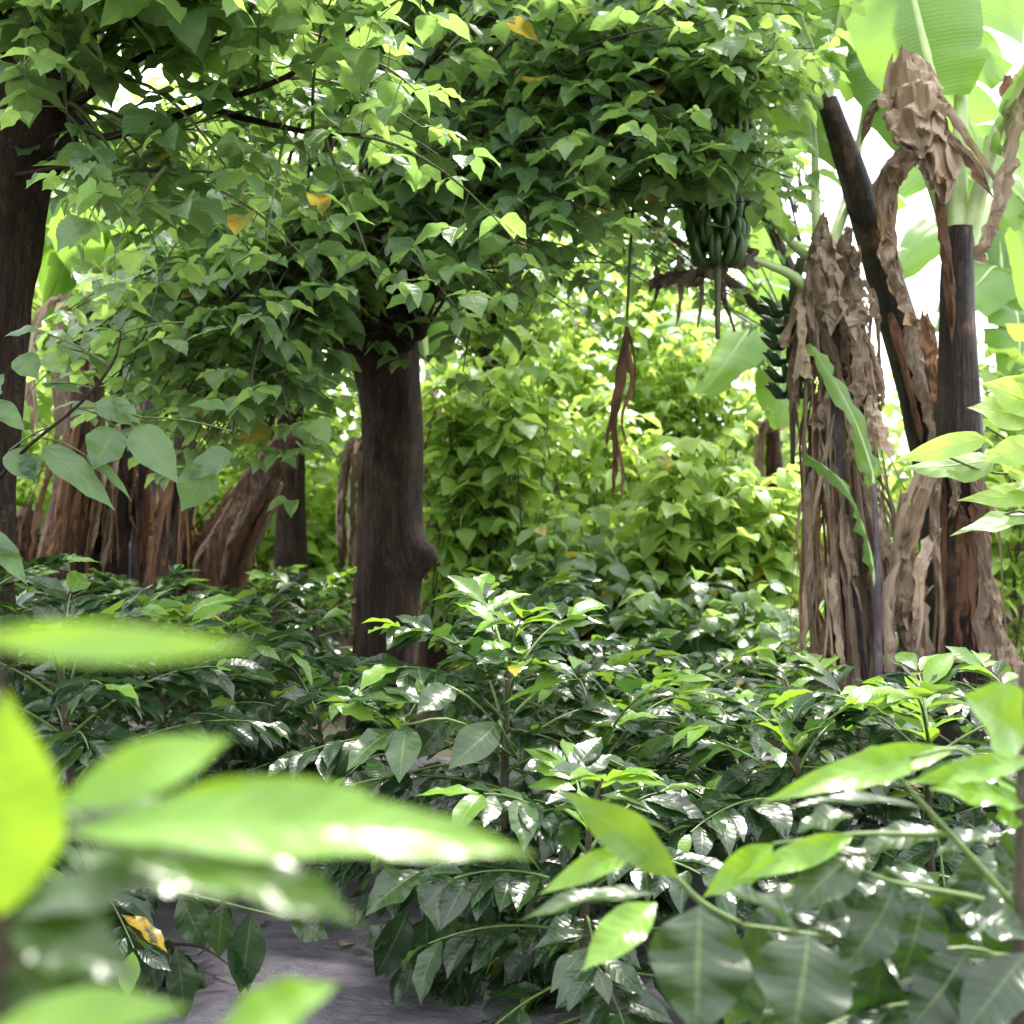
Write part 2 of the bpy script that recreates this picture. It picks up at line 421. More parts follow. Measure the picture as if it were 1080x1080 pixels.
CAMN = V((0, -1, 0.15))
def hand(lv, rows, ddef, nscale=1.0):
    """rows: base px, tip px, width px, age, curv, normal hint, depth, tip depth offset"""
    for (x0, y0, x1, y1, wpx, age, curv, nh, d, dt) in rows:
        b = P(x0, y0, d); t = P(x1, y1, d+dt)
        lv.chord(b, t, V(nh), wpx*K*(d+dt*0.5), curv, R(.08, .25), age, R(.05, .13))

def centre_extra(fo, yg, br, base):
    d = 3.45
    c = (0.1, -0.75, 0.75)
    hand(fo, [
        (428, 765, 421, 826, 40, .12, .5, c, d, -.13), (526, 762, 476, 814, 42, .10, .5, (.2, -.7, .7), d, -.13),
        (418, 768, 362, 812, 34, .12, .4, (-.2, -.5, .8), d, -.13), (478, 724, 443, 756, 34, .08, .4, c, d, -.13),
        (444, 742, 362, 738, 30, .10, .5, (0, -.3, 1), d, 0.05), (450, 745, 400, 722, 28, .05, .4, (0, -.2, 1), d, .1),
        (470, 760, 440, 800, 34, .0, .6, (.3, -.5, .7), d+.1, 0), (500, 760, 470, 775, 28, .1, .5, (0, -.3, 1), d+.1, 0)], d)
    hand(yg, [(532, 742, 614, 714, 20, .75, .5, (0, -.25, 1), d, .05), (395, 760, 352, 742, 24, .6, .3, (0, -.5, 1), d, .05),
              (560, 735, 590, 700, 16, .6, .3, (0, -.5, 1), d+.1, .05)], d)
    hand(fo, [(460, 916, 462, 982, 42, .12, .35, (0.05, -.7, .7), d, -.15), (445, 918, 384, 965, 40, .12, .4, (-.2, -.6, .8), d, -.13),
              (450, 962, 446, 1042, 42, 0, .4, (0.3, -.8, .4), d, .02), (430, 960, 395, 1030, 38, 0, .6, (.4, -.6, .5), d+.05, 0),
              (480, 930, 520, 985, 40, 0, .5, (.1, -.7, .6), d+.05, 0), (415, 980, 385, 1000, 30, 0, .6, (0, -.5, .7), d+.05, 0)], d)
    for a, b, c2 in (((545, 800), (480, 760), (425, 765)), ((545, 800), (530, 770), (526, 760)), ((545, 920), (500, 905), (445, 920)), ((545, 940), (490, 940), (450, 965)), ((545, 790), (500, 740), (470, 722))):
        br.add(smooth_path([P(a[0], a[1], 3.75), P(b[0], b[1], d), P(c2[0], c2[1], d)], 8), 0.004, 4)

def lowleft_extra(fo, yg, br, base):
    d = 3.5
    hand(fo, [(265, 960, 255, 1048, 40, 0, .5, (.2, -.6, .6), d, 0), (300, 965, 336, 938, 36, .1, .5, (0, -.8, .6), d, 0),
              (305, 968, 348, 985, 36, .1, .5, (0, -.8, .6), d, 0), (180, 1000, 140, 1060, 34, 0, .6, (.1, -.7, .6), d, 0),
              (130, 960, 128, 1050, 42, 0, .4, (.4, -.7, .4), d, 0), (250, 985, 265, 1045, 30, 0, .4, (.5, -.6, .4), d, 0),
              (185, 1000, 200, 1075, 32, 0, .5, (.3, -.7, .3), d, 0), (60, 960, 70, 1040, 40, 0, .5, (-.1, -.8, .4), d, 0)], d)
    br.add(smooth_path([P(60, 930, d+.3), P(180, 940, d), P(300, 968, d)], 8), 0.0035, 4)
    hand(fo, [(150, 938, 120, 985, 34, .05, .5, (0, -.7, .7), d, 0), (190, 944, 215, 1000, 36, .05, .5, (0, -.7, .7), d, 0), (235, 952, 232, 1010, 34, .05, .5, (0, -.7, .7), d, 0), (160, 940, 185, 905, 30, .1, .5, (0, -.7, .7), d, 0), (220, 948, 262, 925, 30, .1, .5, (0, -.7, .7), d, 0)], d)

CB = 'coffee bush '
coffee(548, 3.85, 0.93, 0.52, 'central glossy coffee bush with pale facing leaves in the middle foreground', (9, 4), extra=centre_extra, dens=1.0, skirt=.07)
coffee(70, 3.7, 0.98, 0.50, 'coffee bush at left edge just behind the blurred foreground leaves', (9, 4), extra=lowleft_extra, skirt=.10)
coffee(175, 4.5, 0.86, 0.44, 'coffee bush with lime young tips below the leaning banana stem at left', (8, 4))
coffee(-60, 4.4, 1.06, 0.5, 'coffee bush cut by left frame edge under the left shade tree', (7, 2))
coffee(285, 5.9, 0.70, 0.42, 'dark coffee bush in shade left of the thick central trunk', (7, 2))
coffee(215, 6.4, 0.80, 0.42, 'shaded coffee bush in front of the leaning red-brown banana stem', (6, 2))
coffee(60, 6.0, 0.80, 0.45, 'dim coffee bush under the thick upright banana stem at far left', (6, 2))
coffee(545, 6.5, 0.90, 0.46, 'dark coffee bush standing right in front of the central trunk base', (7, 2))
coffee(640, 6.9, 0.56, 0.5, 'coffee bush just right of the one before the central trunk', (6, 2))
coffee(690, 5.0, 0.56, 0.5, 'glossy low coffee bush right of the central bush, midway back', (7, 2))
coffee(770, 4.5, 0.58, 0.46, 'coffee bush with white sheen left of the near right-hand coffee plant', (8, 2))
coffee(835, 5.6, 0.46, 0.5, 'coffee bush in front of the skirted banana stem', (6, 2))
coffee(905, 4.6, 0.62, 0.48, 'coffee bush with lime tips below the banana stems at right', (8, 2))
coffee(1010, 5.2, 0.50, 0.5, 'coffee bush in front of the black banana stem', (7, 2))
coffee(1090, 4.3, 0.70, 0.48, 'coffee bush cut by right frame edge behind the near right plant', (7, 2))
coffee(735, 6.8, 0.46, 0.5, 'small dark coffee bush below the sunlit shrubs right of centre', (6, 2))
coffee(640, 4.0, 0.66, 0.46, 'low coffee bush touching the right side of the central bush', (8, 2))
coffee(340, 4.9, .62, .46, 'coffee bush half hidden behind the left side of the central bush', (7, 2))
coffee(430, 4.6, .62, .48, 'low coffee bush between the central bush and the central trunk', (7, 2))
coffee(630, 3.3, .60, .40, 'low dark coffee bush at bottom centre, right of the central bush stem', (9, 4), skirt=.08)
coffee(250, 5.2, .82, .46, 'coffee bush behind the one with lime tips at left', (7, 2))
coffee(600, 5.4, .62, .5, 'coffee bush directly behind the central bush', (6, 2))
coffee(-10, 5.2, .86, .46, 'coffee bush at left edge between the cut one and the dim one', (6, 2))
coffee(840, 3.7, .72, .44, 'low dark coffee bush right behind the near right-hand coffee plant', (8, 2))
coffee(1000, 3.6, .76, .46, 'dark coffee bush hidden behind the stem of the near right-hand plant', (8, 2))
for px, d, lb in ((330, 8.4, 'far coffee bush seen between leaning banana stem and central trunk'), (270, 9.8, 'farthest small coffee bush below the slim dark trunk at left'),
                  (275, 7.3, 'coffee bush tucked against the left of the central trunk base'), (560, 9.0, 'far coffee bush behind the pair beside the central trunk'),
                  (660, 8.6, 'far coffee bush at the foot of the sunlit shrubs'), (150, 8.2, 'far coffee bush at the feet of the left banana stems'), (20, 8.0, 'far coffee bush at left edge behind the dim one'),
                  (790, 8.2, 'far coffee bush left behind the skirted banana stem'), (960, 8.4, 'far coffee bush in the gap between the two right-hand banana stems')):
    coffee(px, d, R(.36, .46) if px > 500 else R(.70, .85), .5, lb, (5, 2))

# near right plant, leaves placed one by one
def near_right():
    d = 1.75
    base = V(((1075-540)*K*d, d, 0.01))
    t = thing('coffee_bush', 'near coffee plant at lower right with large dark glossy leaves and lime young ones', 'bush', base, 'coffee bushes in the plantation rows')
    st = Tubes(); br = Tubes(); fo = Leaves(); yg = Leaves()
    top = P(1078, 700, d)
    st.add(smooth_path([base, P(1074, 1100, d), P(1076, 890, d), top], 16), [0.013-0.008*i/15 for i in range(16)], 8)
    up = (0, -.25, 1)
    hand(yg, [(714, 926, 596, 830, 48, .5, .35, (.25, -.95, .35), d-.05, -.05), (682, 893, 566, 938, 28, .85, .7, (0, -.8, .5), d-.05, -.05),
              (692, 952, 612, 1022, 46, .95, .3, (-.1, -.8, .6), d-.05, -.08), (816, 890, 742, 948, 36, .85, .5, (.1, -1, .4), d, -.05),
              (902, 880, 776, 932, 30, .95, .6, (0, -.9, .4), d, -.05), (1008, 790, 803, 846, 38, .95, .5, (0, -.8, .5), d+.05, -.1),
              (960, 800, 870, 832, 44, .95, .4, (0, -.7, .7), d+.1, -.05), (1090, 800, 962, 838, 28, .9, .4, (0, -.8, .5), d, -.1),
              (1085, 850, 978, 828, 38, .9, .3, (0, -.6, .8), d, -.05), (1082, 783, 1016, 730, 82, .8, .25, (.1, -.85, .45), d-.1, -.04),
              (1080, 860, 1050, 862, 30, .9, .3, (0, -.8, .6), d, 0)], d)
    hand(fo, [(694, 944, 548, 972, 30, .15, .6, up, d-.02, -.05), (738, 955, 728, 1094, 108, .05, .45, (.05, -.80, .5), d-.15, -.08),
              (852, 984, 836, 1100, 110, .03, .5, (.1, -.75, .6), d-.15, -.08), (976, 853, 832, 853, 30, .1, .5, (0, -.2, 1), d, -.05),
              (912, 895, 836, 968, 56, .08, .8, (.1, -.4, .9), d, -.05), (945, 930, 888, 1040, 56, .03, .5, (.5, -.55, .6), d, -.08),
              (975, 945, 950, 1035, 66, 0, .5, (.1, -.8, .4), d, -.02), (1008, 960, 1086, 992, 52, .05, .7, (-.1, -.4, .9), d, -.05),
              (842, 982, 764, 938, 62, .05, .6, (0, -.45, .9), d-.05, -.05), (1082, 1005, 1015, 1100, 66, 0, .5, (-.3, -.7, .5), d-.1, -.05),
              (1020, 1000, 960, 1090, 66, 0, .5, (.3, -.7, .5), d-.05, -.05), (930, 1010, 905, 1100, 60, 0, .5, (.3, -.8, .4), d, 0),
              (1000, 880, 900, 905, 44, .12, .7, up, d+.1, 0), (880, 935, 800, 960, 40, .08, .6, up, d+.1, 0), (900, 860, 840, 880, 40, .1, .6, up, d+.2, 0),
              (1040, 930, 1000, 985, 50, 0, .5, (-.2, -.6, .6), d+.1, 0), (800, 975, 795, 1030, 44, .05, .5, (.1, -.8, .4), d+.05, 0),
              (1060, 880, 985, 905, 40, .05, .6, up, d+.15, 0), (1075, 905, 1100, 985, 60, .02, .5, (.2, -.7, .5), d+.05, 0),
              (1080, 960, 1040, 1010, 60, .0, .5, (.2, -.7, .5), d+.05, 0), (770, 975, 790, 1085, 60, .0, .5, (-.5, -.6, .4), d+.1, 0)], d)
    for i in range(46):
        x0 = R(800, 1100); y0 = R(max(870, 1180-x0*.28), 1075); sg = -1 if random.random() < .6 else 1; dd = d+R(.02, .5)
        hand(fo, [(x0, y0, x0+sg*R(20, 85), y0+R(20, 90), R(44, 66), R(0, .12), R(.3, .7), (sg*R(-.1, .4), -R(.4, .8), R(.45, .9)), dd, R(-.08, .04))], dd)
    for pts in (((1074, 960), (1030, 910), (975, 850), (930, 800)), ((1074, 1010), (960, 1000), (850, 985), (780, 975)), ((780, 975), (740, 952), (713, 925), (680, 893)),
                ((1000, 880), (950, 880), (900, 880), (815, 890)), ((1074, 960), (1020, 945), (940, 930), (880, 905)), ((1076, 850), (1082, 800), (1084, 783), (1086, 770)), ((1076, 830), (1050, 815), (1010, 790), (960, 800)),
                ((1074, 1040), (1060, 1015), (1020, 1000), (930, 1010))):
        br.add(smooth_path([P(a, b, d) for a, b in pts], 10), [0.0052-0.0026*i/9 for i in range(10)], 6)
    # the rest of the plant below the frame
    for i in range(7):
        z = 0.18+0.09*i
        for k in range(4):
            a = k*1.57+i*0.8; hd = V((math.cos(a), math.sin(a), 0)); p0 = V((base.x, base.y, z)); ln = R(.3, .45)
            if hd.y < -.3: ln *= .7
            bp = bez(p0, p0+hd*ln*.5+UP*.05, p0+hd*ln-UP*.06, 7); br.add(bp, .004, 4, cap=False)
            for j in range(2, 7):
                for sg in (1, -1):
                    sd = hd.cross(UP)*sg
                    L = R(.12, .17); fo.add(bp[j], hd*.6+sd*.8+UP*R(-.5, .1), UP+sd*.2+V((R(-.3, .3), R(-.3, .3), 0)), L, L*.46, R(.4, 1.1), .2, 0, .06)
    st.build('stem', M['coffeestem'], t); br.build('branches', M['coffeegreen'], t)
    fo.build('foliage', M['coffeenear'], t, prof_coffee, 18, 8); yg.build('young_foliage', M['coffeenear'], t, prof_coffee, 18, 8)
near_right()

def near_left():
    d = 0.66
    base = V(((-8-540)*K*d, d, 0.01))
    t = thing('coffee_bush', 'nearest coffee plant at lower left, its big lime leaves out of focus', 'bush', base, 'coffee bushes in the plantation rows')
    st = Tubes(); br = Tubes(); fo = Leaves(); yg = Leaves()
    st.add(smooth_path([base, P(-10, 1300, d), P(2, 965, d), P(-15, 640, d)], 16), [0.011-0.007*i/15 for i in range(16)], 8)
    up = (0, -.3, 1)
    hand(yg, [(-30, 672, 272, 696, 44, .95, .3, (0, -1, .28), d-.12, -.02), (2, 965, 10, 728, 120, .9, .3, (.35, -.9, .25), d-.04, -.02),
              (62, 848, 248, 785, 60, .9, .6, (.1, -1, .4), d, .04), (100, 882, 388, 822, 62, .85, .4, (.1, -1, .35), d, .05),
              (75, 880, 566, 912, 92, .8, .55, (0.05, -.62, .78), d-.02, .03), (-10, 1085, 200, 1068, 60, .9, .5, (0, -.7, .6), d-.05, 0),
              (225, 1100, 358, 1040, 66, .8, .4, (.1, -.5, .8), d, .02)], d)
    hand(fo, [(60, 868, 216, 808, 40, .35, .5, (.1, -.45, .87), d+.01, .03), (130, 892, 382, 984, 92, .35, .6, (.08, -.36, .93), d-.02, -.02),
              (4, 970, 175, 925, 64, .15, .5, (0, -.5, .85), d, .02), (4, 975, 138, 1050, 72, .15, .6, (.1, -.5, .87), d, -.02),
              (0, 1000, 60, 1075, 70, .1, .5, (.2, -.6, .7), d, .02), (20, 940, 120, 1000, 70, .05, .5, (.1, -.7, .6), d+.06, .02), (-5, 930, 60, 1020, 70, .05, .5, (.3, -.7, .6), d+.06, .02), (60, 880, 300, 870, 60, .1, .5, (0, -.4, .9), d+.06, .04), (100, 885, 330, 905, 40, .2, .6, (0, -.45, .88), d+.02, .02), (70, 900, 250, 960, 54, .25, .6, (.1, -.5, .86), d+.03, .0), (-5, 1000, 110, 1090, 60, .1, .5, (.2, -.6, .8), d+.03, 0)], d)
    for pts in (((2, 965), (35, 900), (62, 855), (100, 880)), ((2, 965), (40, 920), (75, 882), (150, 898)), ((-12, 712), (-20, 690), (-30, 672), (-45, 665)), ((1, 1040), (-6, 1075), (-12, 1085), (-20, 1090)), ((-1, 1075), (60, 1120), (225, 1100), (240, 1095))):
        br.add(smooth_path([P(a, b, d) for a, b in pts], 10), [0.0026-0.001*i/9 for i in range(10)], 6)
    for i in range(6):
        z = 0.3+0.09*i
        for k in range(4):
            a = k*1.57+i*0.8; hd = V((math.cos(a), math.sin(a), 0)); p0 = V((base.x, base.y, z)); ln = R(.22, .32)
            bp = bez(p0, p0+hd*ln*.5+UP*.05, p0+hd*ln-UP*.06, 6); br.add(bp, .003, 4, cap=False)
            for j in range(2, 6):
                for sg in (1, -1):
                    sd = hd.cross(UP)*sg
                    L = R(.11, .15); fo.add(bp[j], hd*.6+sd*.8+UP*R(-.5, .1), UP+sd*.2, L, L*.46, R(.4, 1.1), .2, 0, .06)
    st.build('stem', M['coffeestem'], t); br.build('branches', M['coffeegreen'], t)
    fo.build('foliage', M['coffeenear'], t, prof_coffee, 16, 6); yg.build('young_foliage', M['coffeenear'], t, prof_coffee, 16, 6)
near_left()

# ------------------------------------------------------------------ shade trees (three-part leaves)
def trifol(lv, tw, node, out, size, age, up=0.75, pet=None):
    pl = pet if pet is not None else R(.07, .16)
    d = (out+UP*R(-.15, .45)).normalized()
    e = node+d*pl
    if tw is not None: tw.add([node, node.lerp(e, .5)+UP*0.008, e], [0.0022, 0.0018, 0.0014], 3, cap=False)
    sd = d.cross(UP)
    if sd.length < 1e-3: sd = V((1, 0, 0))
    sd.normalize()
    nn = (UP*1.0+rdir()*R(.1, .55)-d*0.1)
    hd = V((d.x, d.y, 0)); hd = hd.normalized() if hd.length > 1e-3 else V((1, 0, 0))
    for ang, f in ((0, 1.12), (1.35, .92), (-1.35, .92)):
        dd = hd*math.cos(ang)+sd*math.sin(ang)+UP*R(-.60, .10)
        L = size*f*R(.85, 1.12)
        b = e+(hd*0.025 if ang == 0 else V((0, 0, 0)))
        lv.add(b, dd, nn+rdir()*0.22, L, L*R(.58, .76), R(.2, 1.1), R(.0, .4), age if random.random() < .85 else min(1, age+.4), R(.03, .09))

def shoot(lv, tw, p0, p2, arch=0.25, r0=0.012, step=0.085, size=(.11, .16), age=(0, .25), start=.25, seg=5, petioles=True):
    ln = (p2-p0).length
    p1 = p0.lerp(p2, .5)+UP*arch*ln+rdir()*0.10*ln
    m = max(5, int(ln/step)+1)
    pts = bez(p0, p1, p2, m)
    tw.add(pts, [r0*(1-.85*i/(m-1))+.0015 for i in range(m)], seg, cap=False)
    a = R(0, 6.28)
    for i in range(m):
        f = i/(m-1)
        if f < start: continue
        tg = (pts[min(i+1, m-1)]-pts[max(i-1, 0)]).normalized()
        a += 2.4+R(-.4, .4)
        u = tg.orthogonal().normalized(); v = tg.cross(u)
        out = u*math.cos(a)+v*math.sin(a)+tg*(0.4+1.2*(f > .95))
        trifol(lv, tw if petioles else None, pts[i], out, R(*size)*(1 if f < .9 else .75), R(*age)+(0.25 if f > .9 else 0))

def trunk_mesh(path, radii, seg=28, n=40, bumps=(), flute=0.08, flare=0.0, namp=0.12):
    pts = smooth_path(path, n)
    rr = np.interp(np.linspace(0, 1, n), np.linspace(0, 1, len(radii)), radii)
    T = Tubes()
    def fn(th, f, p):
        r = 1+flute*math.sin(th*5+mnoise.noise(V((0, 0, p.z*.8)))*4)*(.4+.6*(1-f))+namp*mnoise.noise(V((math.cos(th)*1.6, math.sin(th)*1.6, p.z*2.2)))+namp*.4*mnoise.noise(V((math.cos(th)*5, math.sin(th)*5, p.z*6)))
        r += flare*max(0, 1-f/.16)**2*(1+.5*math.sin(th*4+1))
        for (t0, f0, amp, wt, wf) in bumps:
            dt = (th-t0+math.pi) % (2*math.pi)-math.pi
            r += amp*math.exp(-(dt/wt)**2-((f-f0)/wf)**2)
        return r
    T.add(pts, list(rr), seg, True, 0, fn)
    return T, pts

# --- central pollarded tree
def centre_tree():
    d = 8.2
    base = P(402, 545+1.4/(K*d), d); base.z = 0
    t = thing('shade_tree', 'thick dark pollarded shade tree in the centre with a knob on its trunk', 'tree', base, 'pollarded shade trees')
    head = P(402, 352, d)
    # ring angle 0 points along +x
    T, _ = trunk_mesh([base, P(406, 660, d), P(413, 560, d), P(412, 450, d), head], [.205, .195, .19, .19, .235],
                      bumps=[(-.35, .45, .72, .45, .036), (-.3, .405, .38, .4, .04)], flare=.05, namp=.13)
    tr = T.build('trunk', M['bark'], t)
    kb = Tubes(); c = P(449, 585, d-.05)
    br = Tubes(); tw = Tubes(); lv = Leaves()
    # stubby head with several limbs
    heads = []
    for px, py, dd, r in ((318, 322, d-.75, .085), (292, 346, d-.6, .06), (440, 345, d-.45, .08), (330, 318, d-.2, .10), (372, 330, d+.1, .12), (300, 335, d+.3, .07), (430, 320, d-.3, .13), (470, 300, d+.2, .09), (400, 300, d-.5, .10), (350, 300, d-1.0, .07), (455, 260, d-.9, .07), (520, 250, d-.4, .06), (280, 290, d-.6, .05)):
        e = P(px, py, dd)
        m = head.lerp(e, .5)-UP*.03+rdir()*.04
        pts = smooth_path([head-UP*.12, m, e], 9)
        br.add(pts, [r*1.25*(1-.45*i/8) for i in range(9)], 12, True, .35)
        heads.append((e, r))
        # knobbly end
        br.add([e-(e-head).normalized()*.05, e, e+(e-head).normalized()*.05], [r*.6, r*.95, r*.5], 10, True, .4)
    def region(n, xr, yr, dr, arch=(.1, .3), size=(.14, .21), age=(0, .3), r0=.013, start=.3):
        for i in range(n):
            h = random.choice(heads)[0]
            e = P(R(*xr), R(*yr), R(*dr))
            sx_, sy_ = 540+e.x/(K*e.y), 540-(e.z-H)/(K*e.y)
            if 265 < sx_ < 455 and 255 < sy_ < 430 and e.y < 8.6: e.z += .6; e.y += .6
            shoot(lv, tw, h+rdir()*.06, e, R(*arch), r0*R(.7, 1.1), .085, size, age, start)
    region(15, (60, 560), (-110, 250), (5.2, 10.2))
    region(15, (380, 720), (-120, 260), (5.3, 9.5))
    region(13, (430, 720), (230, 345), (5.4, 7.5), (.2, .4), (.12, .18), (0, .1), start=.4)
    region(40, (30, 340), (280, 460), (5.6, 7.6), (.2, .45), (.14, .20), (0, .15), start=.4)
    region(20, (180, 330), (400, 495), (5.8, 7.0), (.3, .55), (.14, .19), (0, .15), start=.5)
    region(7, (440, 500), (320, 420), (6.8, 7.9), (.2, .4), (.12, .17), (0, .2), start=.45)
    region(24, (150, 800), (-420, -110), (5.5, 10.5))
    region(16, (600, 860), (-90, 140), (5.5, 7.2), (.1, .3), (.13, .18), (0, .15), start=.35)
    region(9, (600, 720), (100, 250), (5.4, 6.2), (.1, .3), (.14, .20), (0, .1), start=.5)
    region(12, (700, 850), (-30, 95), (5.7, 6.6), (.1, .3), (.14, .20), (0, .15), start=.6)
    region(4, (800, 850), (90, 210), (5.6, 6.2), (.1, .3), (.14, .20), (0, .1), start=.72)
    region(36, (430, 930), (-450, -170), (6.0, 9.0), (.05, .2), (.15, .22), (0, .2), start=.4)  # unseen shoots above the frame, added to shade the bushes
    region(8, (690, 800), (130, 225), (5.7, 6.15), (.1, .25), (.15, .21), (0, .05), start=.78)
    # long bare brown suckers drooping from the head
    for i in range(34):
        h = heads[random.choice([0, 1, 2, 3, 6])][0]+rdir()*.08
        e = P(R(255, 430), R(300, 400), R(7.0, 7.8))
        br.add(bez(h, h.lerp(e, .4)+UP*.18, e, 8), [.010-.0008*k for k in range(8)], 4, cap=False)
    br.build('limb_stubs', M['bark'], t)
    tw.build('shoots', M['darktwig'], t)
    lv.build('crown', M['shade'], t, prof_shade, 8, 4)
centre_tree()

# --- left tree, nearer, cut by the frame
def left_tree():
    d = 4.9
    base = P(-40, 540, d); base.z = 0
    t = thing('shade_tree', 'dark shade tree cut by left frame edge, its trunk leaning up to the right', 'tree', base, 'pollarded shade trees')
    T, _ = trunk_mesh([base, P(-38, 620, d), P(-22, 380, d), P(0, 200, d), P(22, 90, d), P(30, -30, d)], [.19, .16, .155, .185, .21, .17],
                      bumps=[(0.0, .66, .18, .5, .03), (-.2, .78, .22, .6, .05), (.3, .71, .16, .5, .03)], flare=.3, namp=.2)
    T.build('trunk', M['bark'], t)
    br = Tubes(); tw = Tubes(); lv = Leaves()
    heads = [P(55, 60, d), P(20, -20, d), P(70, 110, d-.1), P(-20, 20, d-.3)]
    for e in heads:
        br.add(smooth_path([P(18, 130, d), P(25, 80, d).lerp(e, .5), e], 8), [.13-.008*i for i in range(8)], 10, True, .3)
    limbs = [((70, 115), (110, 145), (215, 112), (300, 82), (362, 40), (392, 8)), ((215, 112), (260, 125), (330, 140), (380, 142)), ((15, 185), (75, 175), (110, 178), (150, 180), (175, 176)),
             ((80, 110), (150, 60), (215, 45), (300, 20)), ((60, 40), (95, 20), (120, -30), (180, -90)), ((40, 30), (60, -30), (140, -90), (260, -160))]
    lp = []
    for k, l in enumerate(limbs):
        dd = [4.75-.12*i for i in range(len(l))]
        pts = smooth_path([P(a, b, q) for (a, b), q in zip(l, dd)], 16)
        br.add(pts, [.017*(1-.7*i/15) for i in range(16)] if k != 2 else .008, 6)
        lp += pts[4:]
        a = R(0, 6)
        for i in range(4, 16):
            tg = (pts[i]-pts[i-1]).normalized(); u = tg.orthogonal().normalized(); v = tg.cross(u); a += 2.4
            trifol(lv, tw, pts[i], u*math.cos(a)+v*math.sin(a)+tg*.3, R(.11, .16), R(0, .25))
            if random.random() < .55:
                o = (u*math.cos(a)+v*math.sin(a)+tg*.6+UP*.15).normalized()
                shoot(lv, tw, pts[i], pts[i]+o*R(.3, .7), .15, .006, .09, (.10, .15), (0, .3), .3)
    for i in range(21):
        h = random.choice(heads)
        e = P(R(-90, 300), R(-220, 120), R(3.9, 5.8))
        shoot(lv, tw, h, e, R(.05, .3), .012, .085, (.16, .23), (0, .25), .3)
    for i in range(12):
        h = random.choice(heads)
        e = P(R(60, 420), R(-120, 70), R(3.4, 5.0))
        shoot(lv, tw, h, e, R(.1, .3), .012, .085, (.16, .23), (.1, .4), .35)
    for i in range(8):
        e = P(R(60, 330), R(120, 330), R(4.2, 5.4)); shoot(lv, tw, heads[2], e, .3, .009, .09, (.13, .19), (0, .15), .45)
    for i in range(5):
        e = P(R(40, 130), R(130, 250), R(4.6, 5.2)); shoot(lv, tw, heads[2], e, .2, .008, .085, (.11, .15), (0, .1), .3)
    # the low sprig with big leaves in front of the left banana stems
    dd = 3.75
    sp = smooth_path([P(-36, 610, 4.85), P(-34, 570, 4.4), P(-30, 545, dd+.35), P(20, 480, dd), P(80, 430, dd), P(118, 385, dd), P(128, 350, dd)], 20)
    br.add(sp, [.009-.0003*i for i in range(20)], 6)
    nn = (0, -.8, .55)
    hand(lv, [(122, 452, 98, 496, 44, .05, .2, (.1, -.95, .3), dd, -.03), (140, 452, 192, 508, 42, .15, .3, (.2, -.9, .4), dd, -.03), (100, 425, 142, 448, 24, .05, .4, nn, dd, 0),
              (118, 420, 150, 448, 20, .05, .3, (.5, -.6, .5), dd, 0), (45, 470, 120, 540, 34, 0, .5, (.3, -.8, .5), dd, 0), (30, 478, 38, 508, 24, .0, .4, nn, dd, 0),
              (222, 492, 192, 540, 42, .05, .3, (.1, -.95, .3), dd+.3, 0), (245, 478, 195, 505, 34, .05, .4, nn, dd+.3, 0), (10, 475, 36, 510, 30, .0, .4, nn, dd, 0),
              (5, 355, 50, 350, 24, .1, .5, (0, -.4, .9), dd, 0), (60, 365, 98, 382, 26, .05, .5, (0, -.5, .9), dd, 0), (20, 375, 40, 400, 30, .05, .4, nn, dd, 0), (52, 372, 70, 395, 30, .55, .3, nn, dd, 0),
              (45, 405, 88, 418, 24, 0, .5, (0, -.5, .9), dd, 0), (-10, 425, 28, 455, 26, 0, .5, nn, dd, 0), (90, 480, 140, 530, 16, .1, .5, (.5, -.6, .5), dd, 0), (-15, 560, 28, 618, 28, 0, .5, (.5, -.8, .3), dd, 0),
              (-20, 570, 25, 590, 26, .05, .5, (0, -.5, .9), dd, 0), (-10, 415, 5, 395, 30, 0, .4, nn, dd, 0), (240, 345, 195, 360, 20, .1, .4, (0, -.3, .9), dd+.3, 0), (240, 432, 198, 428, 26, .35, .4, (0, -.4, .9), dd+.4, 0)], dd)
    for a, b in (((80, 430), (122, 450)), ((80, 430), (150, 440)), ((118, 385), (60, 365)), ((118, 388), (50, 352)), ((100, 410), (45, 405)), ((60, 448), (10, 475)), ((45, 462), (90, 480)), ((-30, 545), (-15, 562)), ((150, 440), (245, 455)), ((128, 352), (195, 340))):
        tw.add(smooth_path([P(a[0], a[1], dd), P((a[0]+b[0])/2, (a[1]+b[1])/2-4, dd), P(b[0], b[1], dd)], 5), .0028, 4, cap=False)
    br.build('limb_stubs', M['bark'], t); tw.build('shoots', M['twig'], t)
    lv.build('crown', M['shade'], t, prof_shade, 10, 4)
left_tree()

